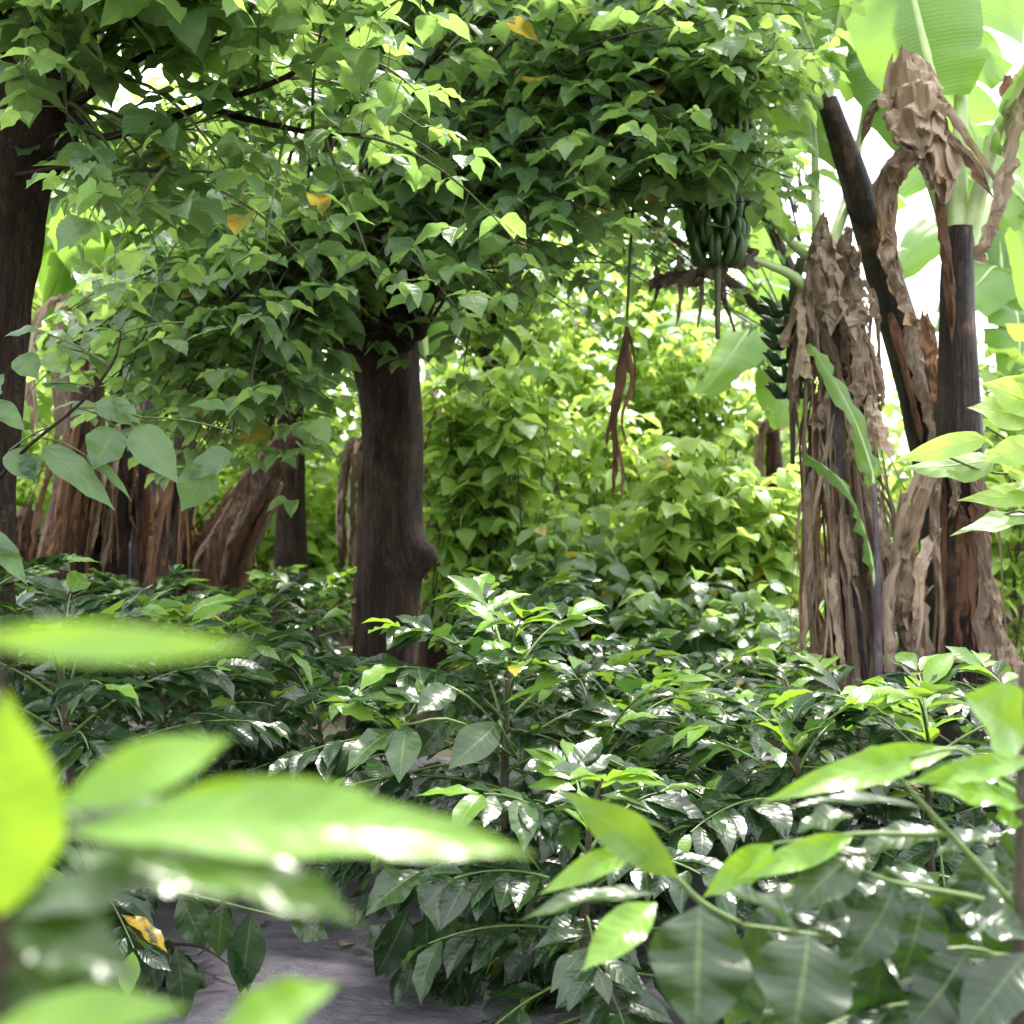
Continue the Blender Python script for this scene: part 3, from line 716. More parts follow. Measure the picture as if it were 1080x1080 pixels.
# --- trees and shrubs behind
def back_tree(px, d, h, label, blobs, mat='bright', trunk_r=.13, size=(.13, .19), age=(0, .4), n=26, lean=0, bark='barkfar', name='shade_tree', cat='tree', group='shade trees farther back', res=(4, 2), trunk_top=None):
    x = (px-540)*K*d
    base = V((x, d, -.02))
    t = thing(name, label, cat, base, group)
    th = trunk_top or h*.55
    top = V((x+lean, d, th))
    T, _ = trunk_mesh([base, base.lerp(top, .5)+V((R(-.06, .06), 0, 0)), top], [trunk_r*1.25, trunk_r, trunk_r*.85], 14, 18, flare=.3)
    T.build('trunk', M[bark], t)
    tw = Tubes(); lv = Leaves()
    for (bx, by, bd, rx, ry, rd, cnt) in blobs:
        for i in range(cnt):
            v = rdir()*R(.35, 1)**.5
            e = P(bx, by, bd)+V((v.x*rx, v.y*rd, v.z*ry))
            s0 = top.lerp(e, R(.0, .5))+rdir()*.1
            if name == 'leafy_shrub': s0 = V((e.x+R(-.3, .3), e.y+R(-.3, .3), max(.1, e.z-R(.7, 1.3))))
            if (e-s0).length > 2.2: s0 = e+(s0-e).normalized()*R(1.2, 2.2)
            shoot(lv, tw, s0, e, R(0, .25), .010, .12, size, age, .15, 3, False)
        tw.add(smooth_path([top, top.lerp(P(bx, by, bd), .5)+rdir()*.15, P(bx, by, bd)], 8), [trunk_r*.6*(1-.8*i/7) for i in range(8)], 6)
    tw.build('branches', M['darktwig'], t)
    lv.build('crown', M[mat], t, prof_shade, *res)
    return t
# upper left glow
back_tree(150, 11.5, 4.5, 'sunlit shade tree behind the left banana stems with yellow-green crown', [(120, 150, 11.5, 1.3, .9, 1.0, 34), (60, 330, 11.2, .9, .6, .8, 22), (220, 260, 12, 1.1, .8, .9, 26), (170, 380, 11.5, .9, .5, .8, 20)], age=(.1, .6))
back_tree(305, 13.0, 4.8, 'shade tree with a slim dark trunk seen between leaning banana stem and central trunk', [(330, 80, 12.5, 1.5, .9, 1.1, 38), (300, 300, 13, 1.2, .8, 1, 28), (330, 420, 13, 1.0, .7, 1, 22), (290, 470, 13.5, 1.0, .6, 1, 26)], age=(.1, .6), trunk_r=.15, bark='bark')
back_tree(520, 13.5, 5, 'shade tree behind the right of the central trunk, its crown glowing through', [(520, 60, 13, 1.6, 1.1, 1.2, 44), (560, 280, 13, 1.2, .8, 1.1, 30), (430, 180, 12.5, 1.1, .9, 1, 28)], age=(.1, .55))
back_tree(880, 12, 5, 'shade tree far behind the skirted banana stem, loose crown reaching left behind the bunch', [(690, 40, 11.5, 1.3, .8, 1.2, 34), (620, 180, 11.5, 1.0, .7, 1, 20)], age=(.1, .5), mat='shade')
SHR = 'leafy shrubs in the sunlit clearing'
def shrub(px, d, label, blobs, mat='bright', size=(.17, .25), age=(0, .4), res=(4, 2)):  # lighter leaf and raised age put the clearing's sunlight into leaf colour
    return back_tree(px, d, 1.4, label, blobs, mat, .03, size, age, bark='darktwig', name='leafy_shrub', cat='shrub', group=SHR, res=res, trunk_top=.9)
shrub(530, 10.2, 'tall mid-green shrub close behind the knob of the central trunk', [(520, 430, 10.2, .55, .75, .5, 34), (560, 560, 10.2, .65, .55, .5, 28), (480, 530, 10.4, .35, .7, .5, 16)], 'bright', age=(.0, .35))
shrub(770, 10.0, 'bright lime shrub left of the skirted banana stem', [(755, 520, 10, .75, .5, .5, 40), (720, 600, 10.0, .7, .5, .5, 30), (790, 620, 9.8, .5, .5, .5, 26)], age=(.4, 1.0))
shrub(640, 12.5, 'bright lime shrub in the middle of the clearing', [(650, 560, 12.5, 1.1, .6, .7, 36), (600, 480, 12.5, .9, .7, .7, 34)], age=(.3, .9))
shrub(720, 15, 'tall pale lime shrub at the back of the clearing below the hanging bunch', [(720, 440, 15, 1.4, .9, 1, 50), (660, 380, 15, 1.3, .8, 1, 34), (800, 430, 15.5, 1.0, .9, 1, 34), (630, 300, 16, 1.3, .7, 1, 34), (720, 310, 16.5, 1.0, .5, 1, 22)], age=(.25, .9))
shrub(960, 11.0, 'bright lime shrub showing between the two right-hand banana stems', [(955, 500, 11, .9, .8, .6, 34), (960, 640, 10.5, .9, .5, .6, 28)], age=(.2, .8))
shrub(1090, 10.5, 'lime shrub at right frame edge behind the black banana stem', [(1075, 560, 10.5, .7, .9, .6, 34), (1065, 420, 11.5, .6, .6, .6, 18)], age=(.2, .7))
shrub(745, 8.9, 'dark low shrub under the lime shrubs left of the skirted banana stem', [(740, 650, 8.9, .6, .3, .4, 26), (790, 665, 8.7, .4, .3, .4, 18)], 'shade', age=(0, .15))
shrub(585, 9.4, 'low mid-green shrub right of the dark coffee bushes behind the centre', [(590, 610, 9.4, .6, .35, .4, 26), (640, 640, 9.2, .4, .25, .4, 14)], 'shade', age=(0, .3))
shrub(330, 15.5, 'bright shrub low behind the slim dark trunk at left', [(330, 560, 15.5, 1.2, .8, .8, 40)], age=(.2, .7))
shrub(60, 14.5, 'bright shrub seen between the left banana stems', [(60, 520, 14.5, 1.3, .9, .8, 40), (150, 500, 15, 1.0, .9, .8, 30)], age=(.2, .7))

# far edge of the plantation: reads as one mass
def far_mass():
    lv = Leaves(); T = Tubes()
    for i in range(150):
        px = R(-350, 1450) if i < 110 else R(-250, 620); d = R(17, 27) if i < 110 else R(14.5, 18); h = R(2.0, 6.6)
        if 600 < px < 1120: h = R(1.4, 4.0)
        c = V(((px-540)*K*d, d, h*.55))
        for k in range(260):
            v = rdir()*R(.2, 1)**.4
            p = c+V((v.x*1.5, v.y*1.1, v.z*h*.55))
            if p.z < .05: continue
            L = R(.18, .34)
            lv.add(p, rdir(-.8, .3), UP+rdir()*.8, L, L*.75, R(.1, .9), R(0, .3), R(.1, .8), .05)
    # plantation continued unseen round and behind the photographer, added to cut sky light
    for i in range(64):
        a = R(math.pi*.96, 2.04*math.pi); rad = R(4.5, 12); h = R(2.2, 5.8)
        c = V((rad*math.cos(a), rad*math.sin(a)-.5, R(.35, .75)*h))
        for k in range(170):
            v = rdir()*R(.2, 1)**.4
            p = c+V((v.x*1.6, v.y*1.6, v.z*h*.5))
            if p.z < .05: continue
            L = R(.18, .34)
            lv.add(p, rdir(-.8, .3), UP+rdir()*.8, L, L*.75, R(.1, .9), R(0, .3), R(0, .4), .05)
    o = lv.build('surrounding_foliage', M['bright'], None, prof_shade, 3, 2)
    o['kind'] = 'stuff'; o['label'] = 'far bright leafy edge of the plantation closing the view, and unseen foliage added behind the camera'; o['category'] = 'foliage'
far_mass()

# ------------------------------------------------------------------ bananas
def ribbon(path, width, curl=0.5, crumple=0.02, nw=5, taper=True, ragged=.15, normal=V((0, -1, 0)), n=22, blunt=False):
    pts = smooth_path(path, n); v = []; q = []; uv = []; at = []
    crumple = min(crumple, width*(.17 if width > .08 else .09)); ragged *= min(1, width/.12)
    ph = R(0, 100); r = R(0, 1); rv = R(0, 6.28); tw = R(-1.3, 1.3)
    for i, p in enumerate(pts):
        f = i/(n-1)
        tg = (pts[min(i+1, n-1)]-pts[max(i-1, 0)]).normalized()
        nn = Matrix.Rotation(tw*f, 3, tg) @ normal
        nn = (nn-tg*nn.dot(tg))
        nn = nn.normalized() if nn.length > 1e-4 else tg.orthogonal().normalized()
        sd = tg.cross(nn)
        w = width*(1-.55*f if taper else 1)*(1+.3*math.sin(f*9+rv)*.5)*min(1, .35+f*5)*(min(1, (1-f)*7+.12))
        if blunt: w = width*(.35+.85*f**.8)*(1+.25*math.sin(f*7+rv))
        for j in range(nw+1):
            t = j/nw*2-1
            e = w/2*(1+ragged*mnoise.noise(V((f*14, t*3, ph))) if abs(t) == 1 else w*0+1)*1 if False else w/2
            if abs(t) == 1: e *= 1+ragged*2*mnoise.noise(V((f*16, t*3, ph)))
            a = t*curl*2.2
            x = math.sin(a)/(curl*2.2)*e; z = -(1-math.cos(a))/(curl*2.2)*e
            z += crumple*2.4*(.45-abs(mnoise.noise(V((f*5*len(path)/3+ph, t*1.3, ph)))*1.6))+crumple*1.1*(.4-abs(mnoise.noise(V((f*11+ph, t*2.6, 7)))*1.5))
            v.append(p+sd*x+nn*z+tg*(crumple*1.2*mnoise.noise(V((f*9, t*2, ph+9)))+(width*.9*f**6*mnoise.noise(V((t*2.6, ph, 5))) if blunt else 0))); uv.append((j/nw, f)); at.append((r, 0, 0, 1))
    for i in range(n-1):
        for j in range(nw):
            a = i*(nw+1)+j; q.append((a, a+1, a+nw+2, a+nw+1))
    return v, q, uv, at
class Ribbons:
    def __init__(s): s.v = []; s.q = []; s.uv = []; s.at = []
    def add(s, *a, **k):
        v, q, uv, at = ribbon(*a, **k); o = len(s.v)
        s.v += v; s.uv += uv; s.at += at; s.q += [tuple(x+o for x in f) for f in q]
    def build(s, name, mat, parent):
        return link(name, mesh_from(name, [tuple(x) for x in s.v], s.q, s.uv, s.at, mat, smooth=False), parent)

def dry_leaf(parent, path, width, mat='dry', curl=.55, crumple=.03, normal=V((0, -1, .1)), n=26, label=None, shred=0, blunt=False):
    rb = Ribbons()
    rb.add(path, width, curl, crumple, 14 if width > .18 else 9 if width > .1 else 5, True, .25, normal, n*2 if width > .18 else n, blunt)
    for k in range(shred):
        off = V((R(-.6, .6)*width, R(-.05, .05), 0)); i = R(.05, .5)
        pp = [V(p)+off*(.5+j*.3)+rdir()*.02 for j, p in enumerate(path)]
        rb.add(pp, width*R(.15, .4), R(.3, .7), crumple*.7, 4, True, .3, (normal+rdir()*.5).normalized(), n)
    o = rb.build('dry_leaf', M[mat], parent)
    if label: o['label'] = label
    return o

def stem(parent, path, radii, mat, seg=22, name='pseudostem', n=40, namp=.10):
    T, pts = trunk_mesh(path, radii, seg, n, flute=.03, flare=.12, namp=namp)
    # overlapping old sheaths: long raised strips round the stem
    o = T.build(name, M[mat], parent)
    return o
def sheath(parent, c, r, z0, z1, ang, width, mat, lift=.02, lean=V((0, 0, 0)), out=.0):
    d = V((math.cos(ang), math.sin(ang), 0)); rb = Ribbons()
    L = z1-z0
    pts = [c+d*(r+lift*.3)+UP*z0, c+d*(r+lift)+UP*(z0+L*.4)+lean*.4, c+d*(r+lift*.6)+UP*(z0+L*.8)+lean*.8, c+d*(r+lift+out)+UP*z1+lean]
    rb.add(pts, width, .55, .012, 6, False, .2, d, 24)
    return rb.build('dry_sheath', M[mat], parent)

def banana_blade(parent, path, width, nrm, fold=.35, age=.5, tears=.12, n=40, nw=5, start=.18, midr=.018, ripple=.03, mat='banana'):
    """green leaf: two half blades on a midrib; tears open between side veins"""
    pts = smooth_path(path, n); v = []; q = []; uv = []; at = []; r = R(0, 1)
    fr = []
    for i, p in enumerate(pts):
        tg = (pts[min(i+1, n-1)]-pts[max(i-1, 0)]).normalized()
        nn = (nrm-tg*nrm.dot(tg)).normalized(); fr.append((p, tg, nn, tg.cross(nn)))
    def vert(i, f, sg, t, w, dz):
        p, tg, nn, sd = fr[i]
        ww = w*t
        return p+sd*sg*ww*math.cos(fold)+nn*(ww*math.sin(fold)*(1-t*.8)-dz*t*t+ripple*t*mnoise.noise(V((f*18, sg, r*50)))*1.6)-tg*ww*.18
    seg0 = int(start*n)
    for sg in (1, -1):
        i = seg0; cuts = set(k for k in range(seg0+2, n-1) if random.random() < tears)
        prev = None; drop = R(0, .05)
        for i in range(seg0, n):
            f = (i-seg0)/(n-1-seg0)
            w = width/2*max(.02, math.sin(math.pi*min(1, f*.94+.05)**.8)**.6)
            row = []
            def mk(dz):
                o = len(v)
                for j in range(nw+1):
                    t = j/nw; v.append(vert(i, f, sg, t, w, dz)); uv.append((.5+sg*t*.5, f)); at.append((r, age, 0, 1))
                return [o+j for j in range(nw+1)]
            row = mk(drop)
            if prev:
                for j in range(nw):
                    a = (prev[j], row[j], row[j+1], prev[j+1]); q.append(a if sg < 0 else a[::-1])
            if i in cuts:
                drop = R(-.02, .16)*width/.6; row = mk(drop)
            prev = row
    bl = link('leaf', mesh_from('leaf', [tuple(x) for x in v], q, uv, at, M[mat]), parent)
    T = Tubes(); T.add([p-nn*midr*.5 for p, tg, nn, sd in fr], [midr*(1.5-1.35*i/(n-1)) for i in range(n)], 8)
    o = bpy.data.objects.new('midrib', None)
    m = T.build('midrib', M['petiole'], bl)
    bpy.data.objects.remove(o)
    return bl

def bunch(parent, top, length, r, hands, name='fruit_bunch', per=13, flen=.15, splay=0.0):
    T = Tubes(); st = Tubes()
    st.add(smooth_path([top+UP*.25+V((.05, 0, 0)), top, top-UP*length, top-UP*(length+.35)], 12), [.028, .028, .03, .028, .026, .024, .022, .02, .018, .016, .014, .012], 8)
    for h in range(hands):
        z = top.z-length*(h+.4)/hands
        rr = r*(1-.35*h/hands)
        for k in range(per):
            a = 2*math.pi*k/per+h*.7+R(-.16, .16)
            d = V((math.cos(a), math.sin(a), 0)); c = V((top.x, top.y, z))
            L = flen*R(.85, 1.1)*(1-.2*h/hands)
            p0 = c+d*.03; p1 = c+d*(rr*.75)-UP*.02; up_ = L*(1-splay)*R(.85, 1.1); p2 = c+d*rr*R(.94, 1.12)+UP*up_*.45; p3 = c+d*(rr*(.9+splay*.9)*R(.9, 1.12))+UP*up_
            T.add(smooth_path([p0, p1, p2, p3], 9), [.008, .014, .019, .021, .021, .02, .018, .013, .005], 7)
    b = T.build(name, M['fruit'], parent)
    st.build('bunch_stalk', M['rachis'], b)
    return b

def skirt(parent, cx, d, x_spread, ytop, ybot, count, wr=(.03, .10), mat='dry', lenr=(.4, 1.0), shred=0):
    for i in range(count):
        a = R(0, 2*math.pi)
        if random.random() < .65: a = R(math.pi*1.0, 2*math.pi)
        f = R(0, .6); y0 = ytop+(ybot-ytop)*f; L = R(*lenr)*(ybot-ytop)
        y1 = min(y0+L, ybot+R(-15, 20))
        if y1-y0 < 60: continue
        kk = R(.65, 1.3)
        def pos(y, k):
            g_ = (y-ytop)/(ybot-ytop)
            rad = (.07+x_spread*(.25+.75*g_))*k
            rad *= kk; p = P(cx(y), y, d); return p+V((math.cos(a)*rad, math.sin(a)*rad*.9, 0))
        pts = [pos(y0, .45), pos(y0+(y1-y0)*.15, 1.0), pos(y0+(y1-y0)*.45, 1.0+R(-.15, .2)), pos(y0+(y1-y0)*.75, 1.0+R(-.2, .25)), pos(y1, 1.0+R(-.3, .3))]
        wd = R(*wr) if random.random() < .85 else R(.08, .14)
        dry_leaf(parent, pts, wd, mat if random.random() < .8 else 'dryred', R(.3, .75), .018 if wd < .1 else .03, V((math.cos(a), math.sin(a), 0)), 36, shred=shred)

def flat_bits(parent, cx, d, x_spread, ytop, ybot, count):
    # short broad papery pieces in ragged layers, their lower ends lifting away
    for i in range(count):
        a = R(math.pi*1.0, 2*math.pi); y0 = R(ytop, ybot-70); L = R(55, 150); y1 = min(y0+L, ybot+R(-10, 15))
        kk = R(.75, 1.2); o = V((math.cos(a), math.sin(a), 0)); dx = R(-.20, .16)
        def pos(y, k):
            g_ = (y-ytop)/(ybot-ytop); rad = (.07+x_spread*(.25+.75*g_))*k*kk
            return P(cx(y), y, d)+V((o.x*rad, o.y*rad*.9, 0))
        q = [pos(y0, .8), pos(y0+(y1-y0)*.4, 1.1)+V((dx*.4, 0, 0)), pos(y0+(y1-y0)*.75, 1.12)+V((dx*.8, -.02, 0)), pos(y1, R(.95, 1.35))+V((dx, 0, 0))]
        dry_leaf(parent, q, R(.04, .12), 'dry' if random.random() < .85 else 'dryred', R(.15, .8), R(.015, .05), (o+rdir()*.5).normalized(), 22, shred=1 if random.random() < .4 else 0, blunt=random.random() < .75)
BG = 'banana plants at right'
def banana_right():
    # A: stem wrapped in a skirt of dead leaves
    d = 7.0
    base = P(910, 540, d); base.z = 0
    A = thing('banana_plant', 'banana plant wrapped in a long skirt of hanging dead tan leaves', 'banana plant', base, BG)
    stem(A, [base, P(908, 640, d), P(893, 460, d), P(878, 330, d), P(868, 262, d)], [.15, .13, .115, .085, .05], 'bananapurple')
    cx = lambda y: 868+(y-262)*.085
    skirt(A, cx, d, .185, 275, 728, 46, (.018, .05), shred=2)
    flat_bits(A, cx, d, .18, 270, 728, 28)
    skirt(A, lambda y: cx(y)-22, d-.02, .16, 450, 725, 14, (.04, .10), shred=2)
    for px, py, w in ((872, 300, .2), (893, 320, .15), (862, 330, .13), (905, 340, .16)):
        dry_leaf(A, [P(px-4, py-70, d-.1), P(px-8, py-20, d-.2), P(px-2, py+30, d-.18), P(px+4, py+80, d-.14)], w, curl=.8, crumple=.05)
    dry_leaf(A, [P(905, 330, d-.1), P(912, 370, d-.2), P(920, 420, d-.2), P(915, 470, d-.15), P(925, 480, d-.1)], .13, curl=.8, crumple=.04)
    for px, y0, y1, w in ((872, 262, 345, .20), (905, 285, 350, .15), (912, 350, 430, .12), (920, 420, 480, .13), (898, 262, 310, .12), (850, 330, 400, .1)):
        dry_leaf(A, [P(px-3, y0-22, d-.12), P(px-4, y0, d-.2), P(px+R(-5, 5), (y0+y1)/2, d-.22), P(px+R(-3, 6), y1, d-.18)], w, 'dry', .5, .04, V((R(-.4, .4), -1, 0)), 26, blunt=True)
    for i in range(8):   # loose strips hanging clear of the stem
        x0 = random.choice([R(826, 852), R(905, 930)]); y0 = R(300, 560); L = R(50, 130); q = R(-.2, .05)
        dry_leaf(A, [P(x0+R(4, 12)*(1 if x0 < 870 else -1), y0-25, d+q), P(x0, y0, d+q), P(x0+R(-6, 4), y0+L*.5, d+q), P(x0+R(-10, 8), min(735, y0+L), d+q)], R(.03, .08), 'dry', R(.3, .8), .02, V((R(-.5, .5), -1, 0)), 26)
    # petioles and green leaves fanning from the top
    for pth, wd, nr, ag, tr in (([P(868, 275, d), P(845, 262, d), P(815, 225, d-.1), P(770, 130, d-.5), P(690, 60, d-1.0)], .55, V((.3, -.4, .8)), .2, .15),
                            ([P(868, 280, d), P(862, 220, d+.1), P(858, 130, d+.4), P(835, 10, d+.8), P(810, -100, d+1.0)], .6, V((.4, -.9, .1)), .5, .1),
                            ([P(870, 280, d), P(900, 180, d+.5), P(915, 60, d+.9), P(880, -20, d+1.0), P(820, -20, d+1.2)], .55, V((-.2, -.5, .9)), .4, .12)):
        banana_blade(A, pth, wd, nr, .3, ag, tr, start=.42, midr=.024)
    # broken brown petiole stubs
    st = Tubes()
    st.add(smooth_path([P(862, 318, d-.1), P(838, 292, d-.15), P(800, 275, d-.2), P(765, 262, d-.25)], 10), [.035-.0025*i for i in range(10)], 8)
    st.build('petiole', M['petiole'], A)
    dry_leaf(A, [P(800, 268, d-.2), P(765, 275, d-.22), P(720, 292, d-.25), P(688, 300, d-.25)], .20, 'drydark', .35, .05, V((0, -.5, .85)))
    for px, y0, y1 in ((715, 270, 345), (738, 280, 345), (692, 280, 320), (755, 290, 335)):
        dry_leaf(A, [P(px, y0, d-.25), P(px+3, (y0+y1)/2, d-.25), P(px-2, y1, d-.22)], .05, 'drydark', .6, .02, n=14)
    dry_leaf(A, [P(762, 285, d-.3), P(766, 315, d-.3), P(775, 350, d-.28)], .05, 'drydark', .7, .02, n=14)
    bunch(A, P(836, 320, d+.15), .55, .15, 6, per=9, flen=.12, splay=.55)

    # C: leaning stem carrying the bunch
    d2 = 7.35
    baseC = P(1006, 540, d2); baseC.z = 0
    Cc = thing('banana_plant', 'banana plant whose dark stem leans up to the left, bearing a green bunch', 'banana plant', baseC, BG)
    stem(Cc, [baseC, P(1003, 640, d2), P(985, 480, d2), P(945, 330, d2-.05), P(908, 210, d2-.1), P(872, 105, d2-.15)], [.16, .15, .13, .108, .085, .06], 'bananastem')
    for (x0, y0), (x1, y1), w, mt in (((958, 340), (992, 490), .14, 'dry'), ((975, 330), (1000, 480), .12, 'dryred'), ((940, 330), (972, 470), .08, 'dryred'), ((960, 330), (985, 440), .07, 'dry')):
        dry_leaf(Cc, [P(x0, y0, d2-.16), P((x0*2+x1)/3, (y0*2+y1)/3, d2-.2), P((x0+2*x1)/3, (y0+2*y1)/3, d2-.2), P(x1, y1, d2-.16)], w, mt, .5, .02)
    # bunch stalk curves out and down from the crown
    tp = P(757, 165, d2-.9)
    st = Tubes(); st.add(smooth_path([P(874, 112, d2-.15), P(850, 78, d2-.3), P(805, 78, d2-.7), tp+UP*.2], 14), .024, 8); st.build('petiole', M['rachis'], Cc)
    bunch(Cc, tp+UP*.05, .62, .19, 7, per=14, flen=.17)
    dry_leaf(Cc, [P(757, 268, d2-.9), P(760, 300, d2-.9), P(768, 330, d2-.9)], .09, 'drydark', .9, .03)
    for pth, wd, nr, ag in (([P(874, 110, d2-.15), P(850, 30, d2-.2), P(790, -110, d2-.3), P(700, -190, d2-.5)], .6, V((.5, -.5, .7)), .35),
                            ([P(874, 110, d2-.15), P(885, 20, d2), P(910, -70, d2+.1), P(960, -60, d2+.2)], .6, V((.0, -.4, .9)), .3),
                            ([P(874, 115, d2-.15), P(820, 70, d2-.3), P(745, 95, d2-.5), P(690, 190, d2-.7)], .5, V((-.2, -.3, .9)), .15)):
        banana_blade(Cc, pth, wd, nr, .25, ag, .12, start=.22)

    # B: upright black stem with tall leaves
    d3 = 6.8
    baseB = P(1016, 540, d3); baseB.z = 0
    B = thing('banana_plant', 'upright banana plant with nearly black stem and tall pale green leaf stalks', 'banana plant', baseB, BG)
    stem(B, [baseB, P(1015, 640, d3), P(1012, 470, d3), P(1010, 330, d3), P(1012, 240, d3)], [.155, .135, .12, .095, .075], 'bananastem')
    lf = [([P(1010, 262, d3), P(1003, 190, d3-.02), P(985, 90, d3-.05), P(962, -10, d3-.1), P(930, -170, d3-.1), P(890, -300, d3)], .75, V((-.15, -1, .15)), .55, .38),
          ([P(1013, 262, d3), P(1014, 180, d3), P(1016, 80, d3+.05), P(1020, -30, d3+.1), P(1030, -180, d3+.2), P(1045, -330, d3+.3)], .85, V((.25, -1, .1)), .6, .40),
          ([P(1016, 262, d3), P(1032, 195, d3-.05), P(1052, 128, d3-.15), P(1085, 70, d3-.3), P(1150, 20, d3-.5), P(1220, 40, d3-.7)], .6, V((-.2, -.3, 1)), .35, .32),
          ([P(1016, 270, d3+.05), P(1045, 210, d3+.2), P(1075, 190, d3+.4), P(1090, 260, d3+.6), P(1095, 360, d3+.7)], .62, V((.3, -.9, .4)), .75, .2),
          ([P(1006, 262, d3+.1), P(985, 190, d3+.3), P(940, 90, d3+.6), P(895, 15, d3+.8), P(850, 20, d3+1.0)], .60, V((0, -.35, 1)), .1, .34)]
    for pth, wd, nr, ag, st0 in lf: banana_blade(B, pth, wd, nr, .22, ag, .05, start=st0, midr=.036, n=46)
    # dead leaves hanging from the crown
    dry_leaf(B, [P(948, 60, d3-.15), P(962, 95, d3-.3), P(968, 135, d3-.34), P(985, 165, d3-.3), P(1000, 205, d3-.15)], .40, curl=.45, crumple=.07, n=40, shred=2, label='large crumpled tan dead leaf folded over the crown')
    dry_leaf(B, [P(985, 150, d3-.2), P(955, 165, d3-.32), P(935, 200, d3-.32), P(938, 260, d3-.28), P(945, 310, d3-.25)], .20, curl=.6, crumple=.06, n=34)
    dry_leaf(B, [P(935, 250, d3-.25), P(942, 285, d3-.27), P(955, 320, d3-.25), P(968, 345, d3-.2)], .14, curl=.6, crumple=.04)
    dry_leaf(B, [P(985, 200, d3-.1), P(965, 120, d3-.2), P(925, 110, d3-.2), P(908, 150, d3-.18)], .12, curl=.6, crumple=.05)
    dry_leaf(B, [P(1095, 55, d3-.2), P(1078, 110, d3-.22), P(1068, 170, d3-.25), P(1048, 230, d3-.2), P(1032, 275, d3-.1)], .20, curl=.7, crumple=.06, n=32, label='tan dead leaf hanging at the right of the crown')
    dry_leaf(B, [P(1062, 80, d3+.1), P(1070, 140, d3+.1), P(1060, 190, d3+.1)], .12, 'dryred', .6, .05)
    dry_leaf(B, [P(990, 200, d3-.12), P(997, 260, d3-.16), P(1002, 310, d3-.14), P(1004, 360, d3-.13)], .09, 'dryred', .5, .02)
    for px, pts, w in ((0, [(985, 470), (975, 540), (962, 600), (958, 650), (968, 720)], .15), (0, [(975, 500), (958, 560), (945, 620), (940, 680), (945, 725)], .11), (0, [(1000, 460), (992, 520), (985, 590), (990, 650), (992, 720)], .10),
                       (0, [(978, 620), (962, 650), (955, 690), (975, 730)], .16), (0, [(1030, 550), (1042, 600), (1050, 650), (1062, 715)], .14), (0, [(1035, 590), (1052, 640), (1058, 680), (1070, 715)], .12), (0, [(1028, 500), (1036, 560), (1040, 640), (1045, 710)], .12),
                       (0, [(960, 520), (950, 580), (942, 640), (935, 710)], .09), (0, [(985, 560), (968, 600), (972, 660), (955, 715)], .10), (0, [(1020, 470), (1012, 495), (1008, 520), (1006, 545)], .10)):
        dry_leaf(B, [P(a+R(-6, 6), b, d3-.17+R(-.06, .04)) for a, b in pts], w, curl=R(.3, .9), crumple=.06, n=30, shred=1, blunt=w > .105)
    for a in (-1.9, -1.2, -.4, -2.7):
        sheath(B, V((baseB.x-.02, baseB.y, 0)), .13, .5, R(1.3, 2.1), a, .10, 'dryred', .012)
    # G: sucker with one narrow leaf
    dg = 6.6
    bs = P(925, 540, dg); bs.z = 0
    G = thing('banana_sucker', 'young banana sucker with one long narrow green leaf before the skirted stem', 'banana plant', bs, None)
    T = Tubes(); T.add(smooth_path([bs, P(926, 690, dg), P(925, 600, dg), P(922, 510, dg)], 16), [.03-.0012*i for i in range(16)], 8); T.build('pseudostem', M['bananapurple'], G)
    banana_blade(G, [P(922, 515, dg), P(918, 490, dg), P(900, 440, dg-.05), P(876, 395, dg-.08), P(854, 362, dg-.1)], .13, V((.5, -.8, .3)), .3, .2, .0, start=.05, midr=.007, n=24)
    banana_blade(G, [P(924, 620, dg), P(915, 570, dg-.03), P(890, 510, dg-.1), P(850, 478, dg-.15)], .06, V((.5, -.5, .6)), .4, .0, .0, start=.1, midr=.006, n=20)
banana_right()

def dry_hanger():
    d = 6.6
    t = thing('hanging_dead_leaf', 'narrow dead brown leaf hanging by its stalk left of the green bunch', 'dead leaf', P(660, 330, d))
    T = Tubes(); T.add(smooth_path([P(668, 215, d), P(664, 280, d), P(661, 340, d), P(656, 400, d)], 12), .008, 6); T.build('stalk', M['rachis'], t)
    for pts, w in (([(662, 345), (656, 395), (648, 440), (650, 480), (646, 520)], .10), ([(660, 360), (666, 400), (655, 440), (660, 470)], .05), ([(664, 350), (670, 385), (668, 425)], .03), ([(655, 420), (643, 450), (640, 470)], .06), ([(652, 470), (658, 500), (655, 525)], .05)):
        dry_leaf(t, [P(a, b, d+R(-.03, .03)) for a, b in pts], w, 'dryred', .8, .03, n=22)
dry_hanger()

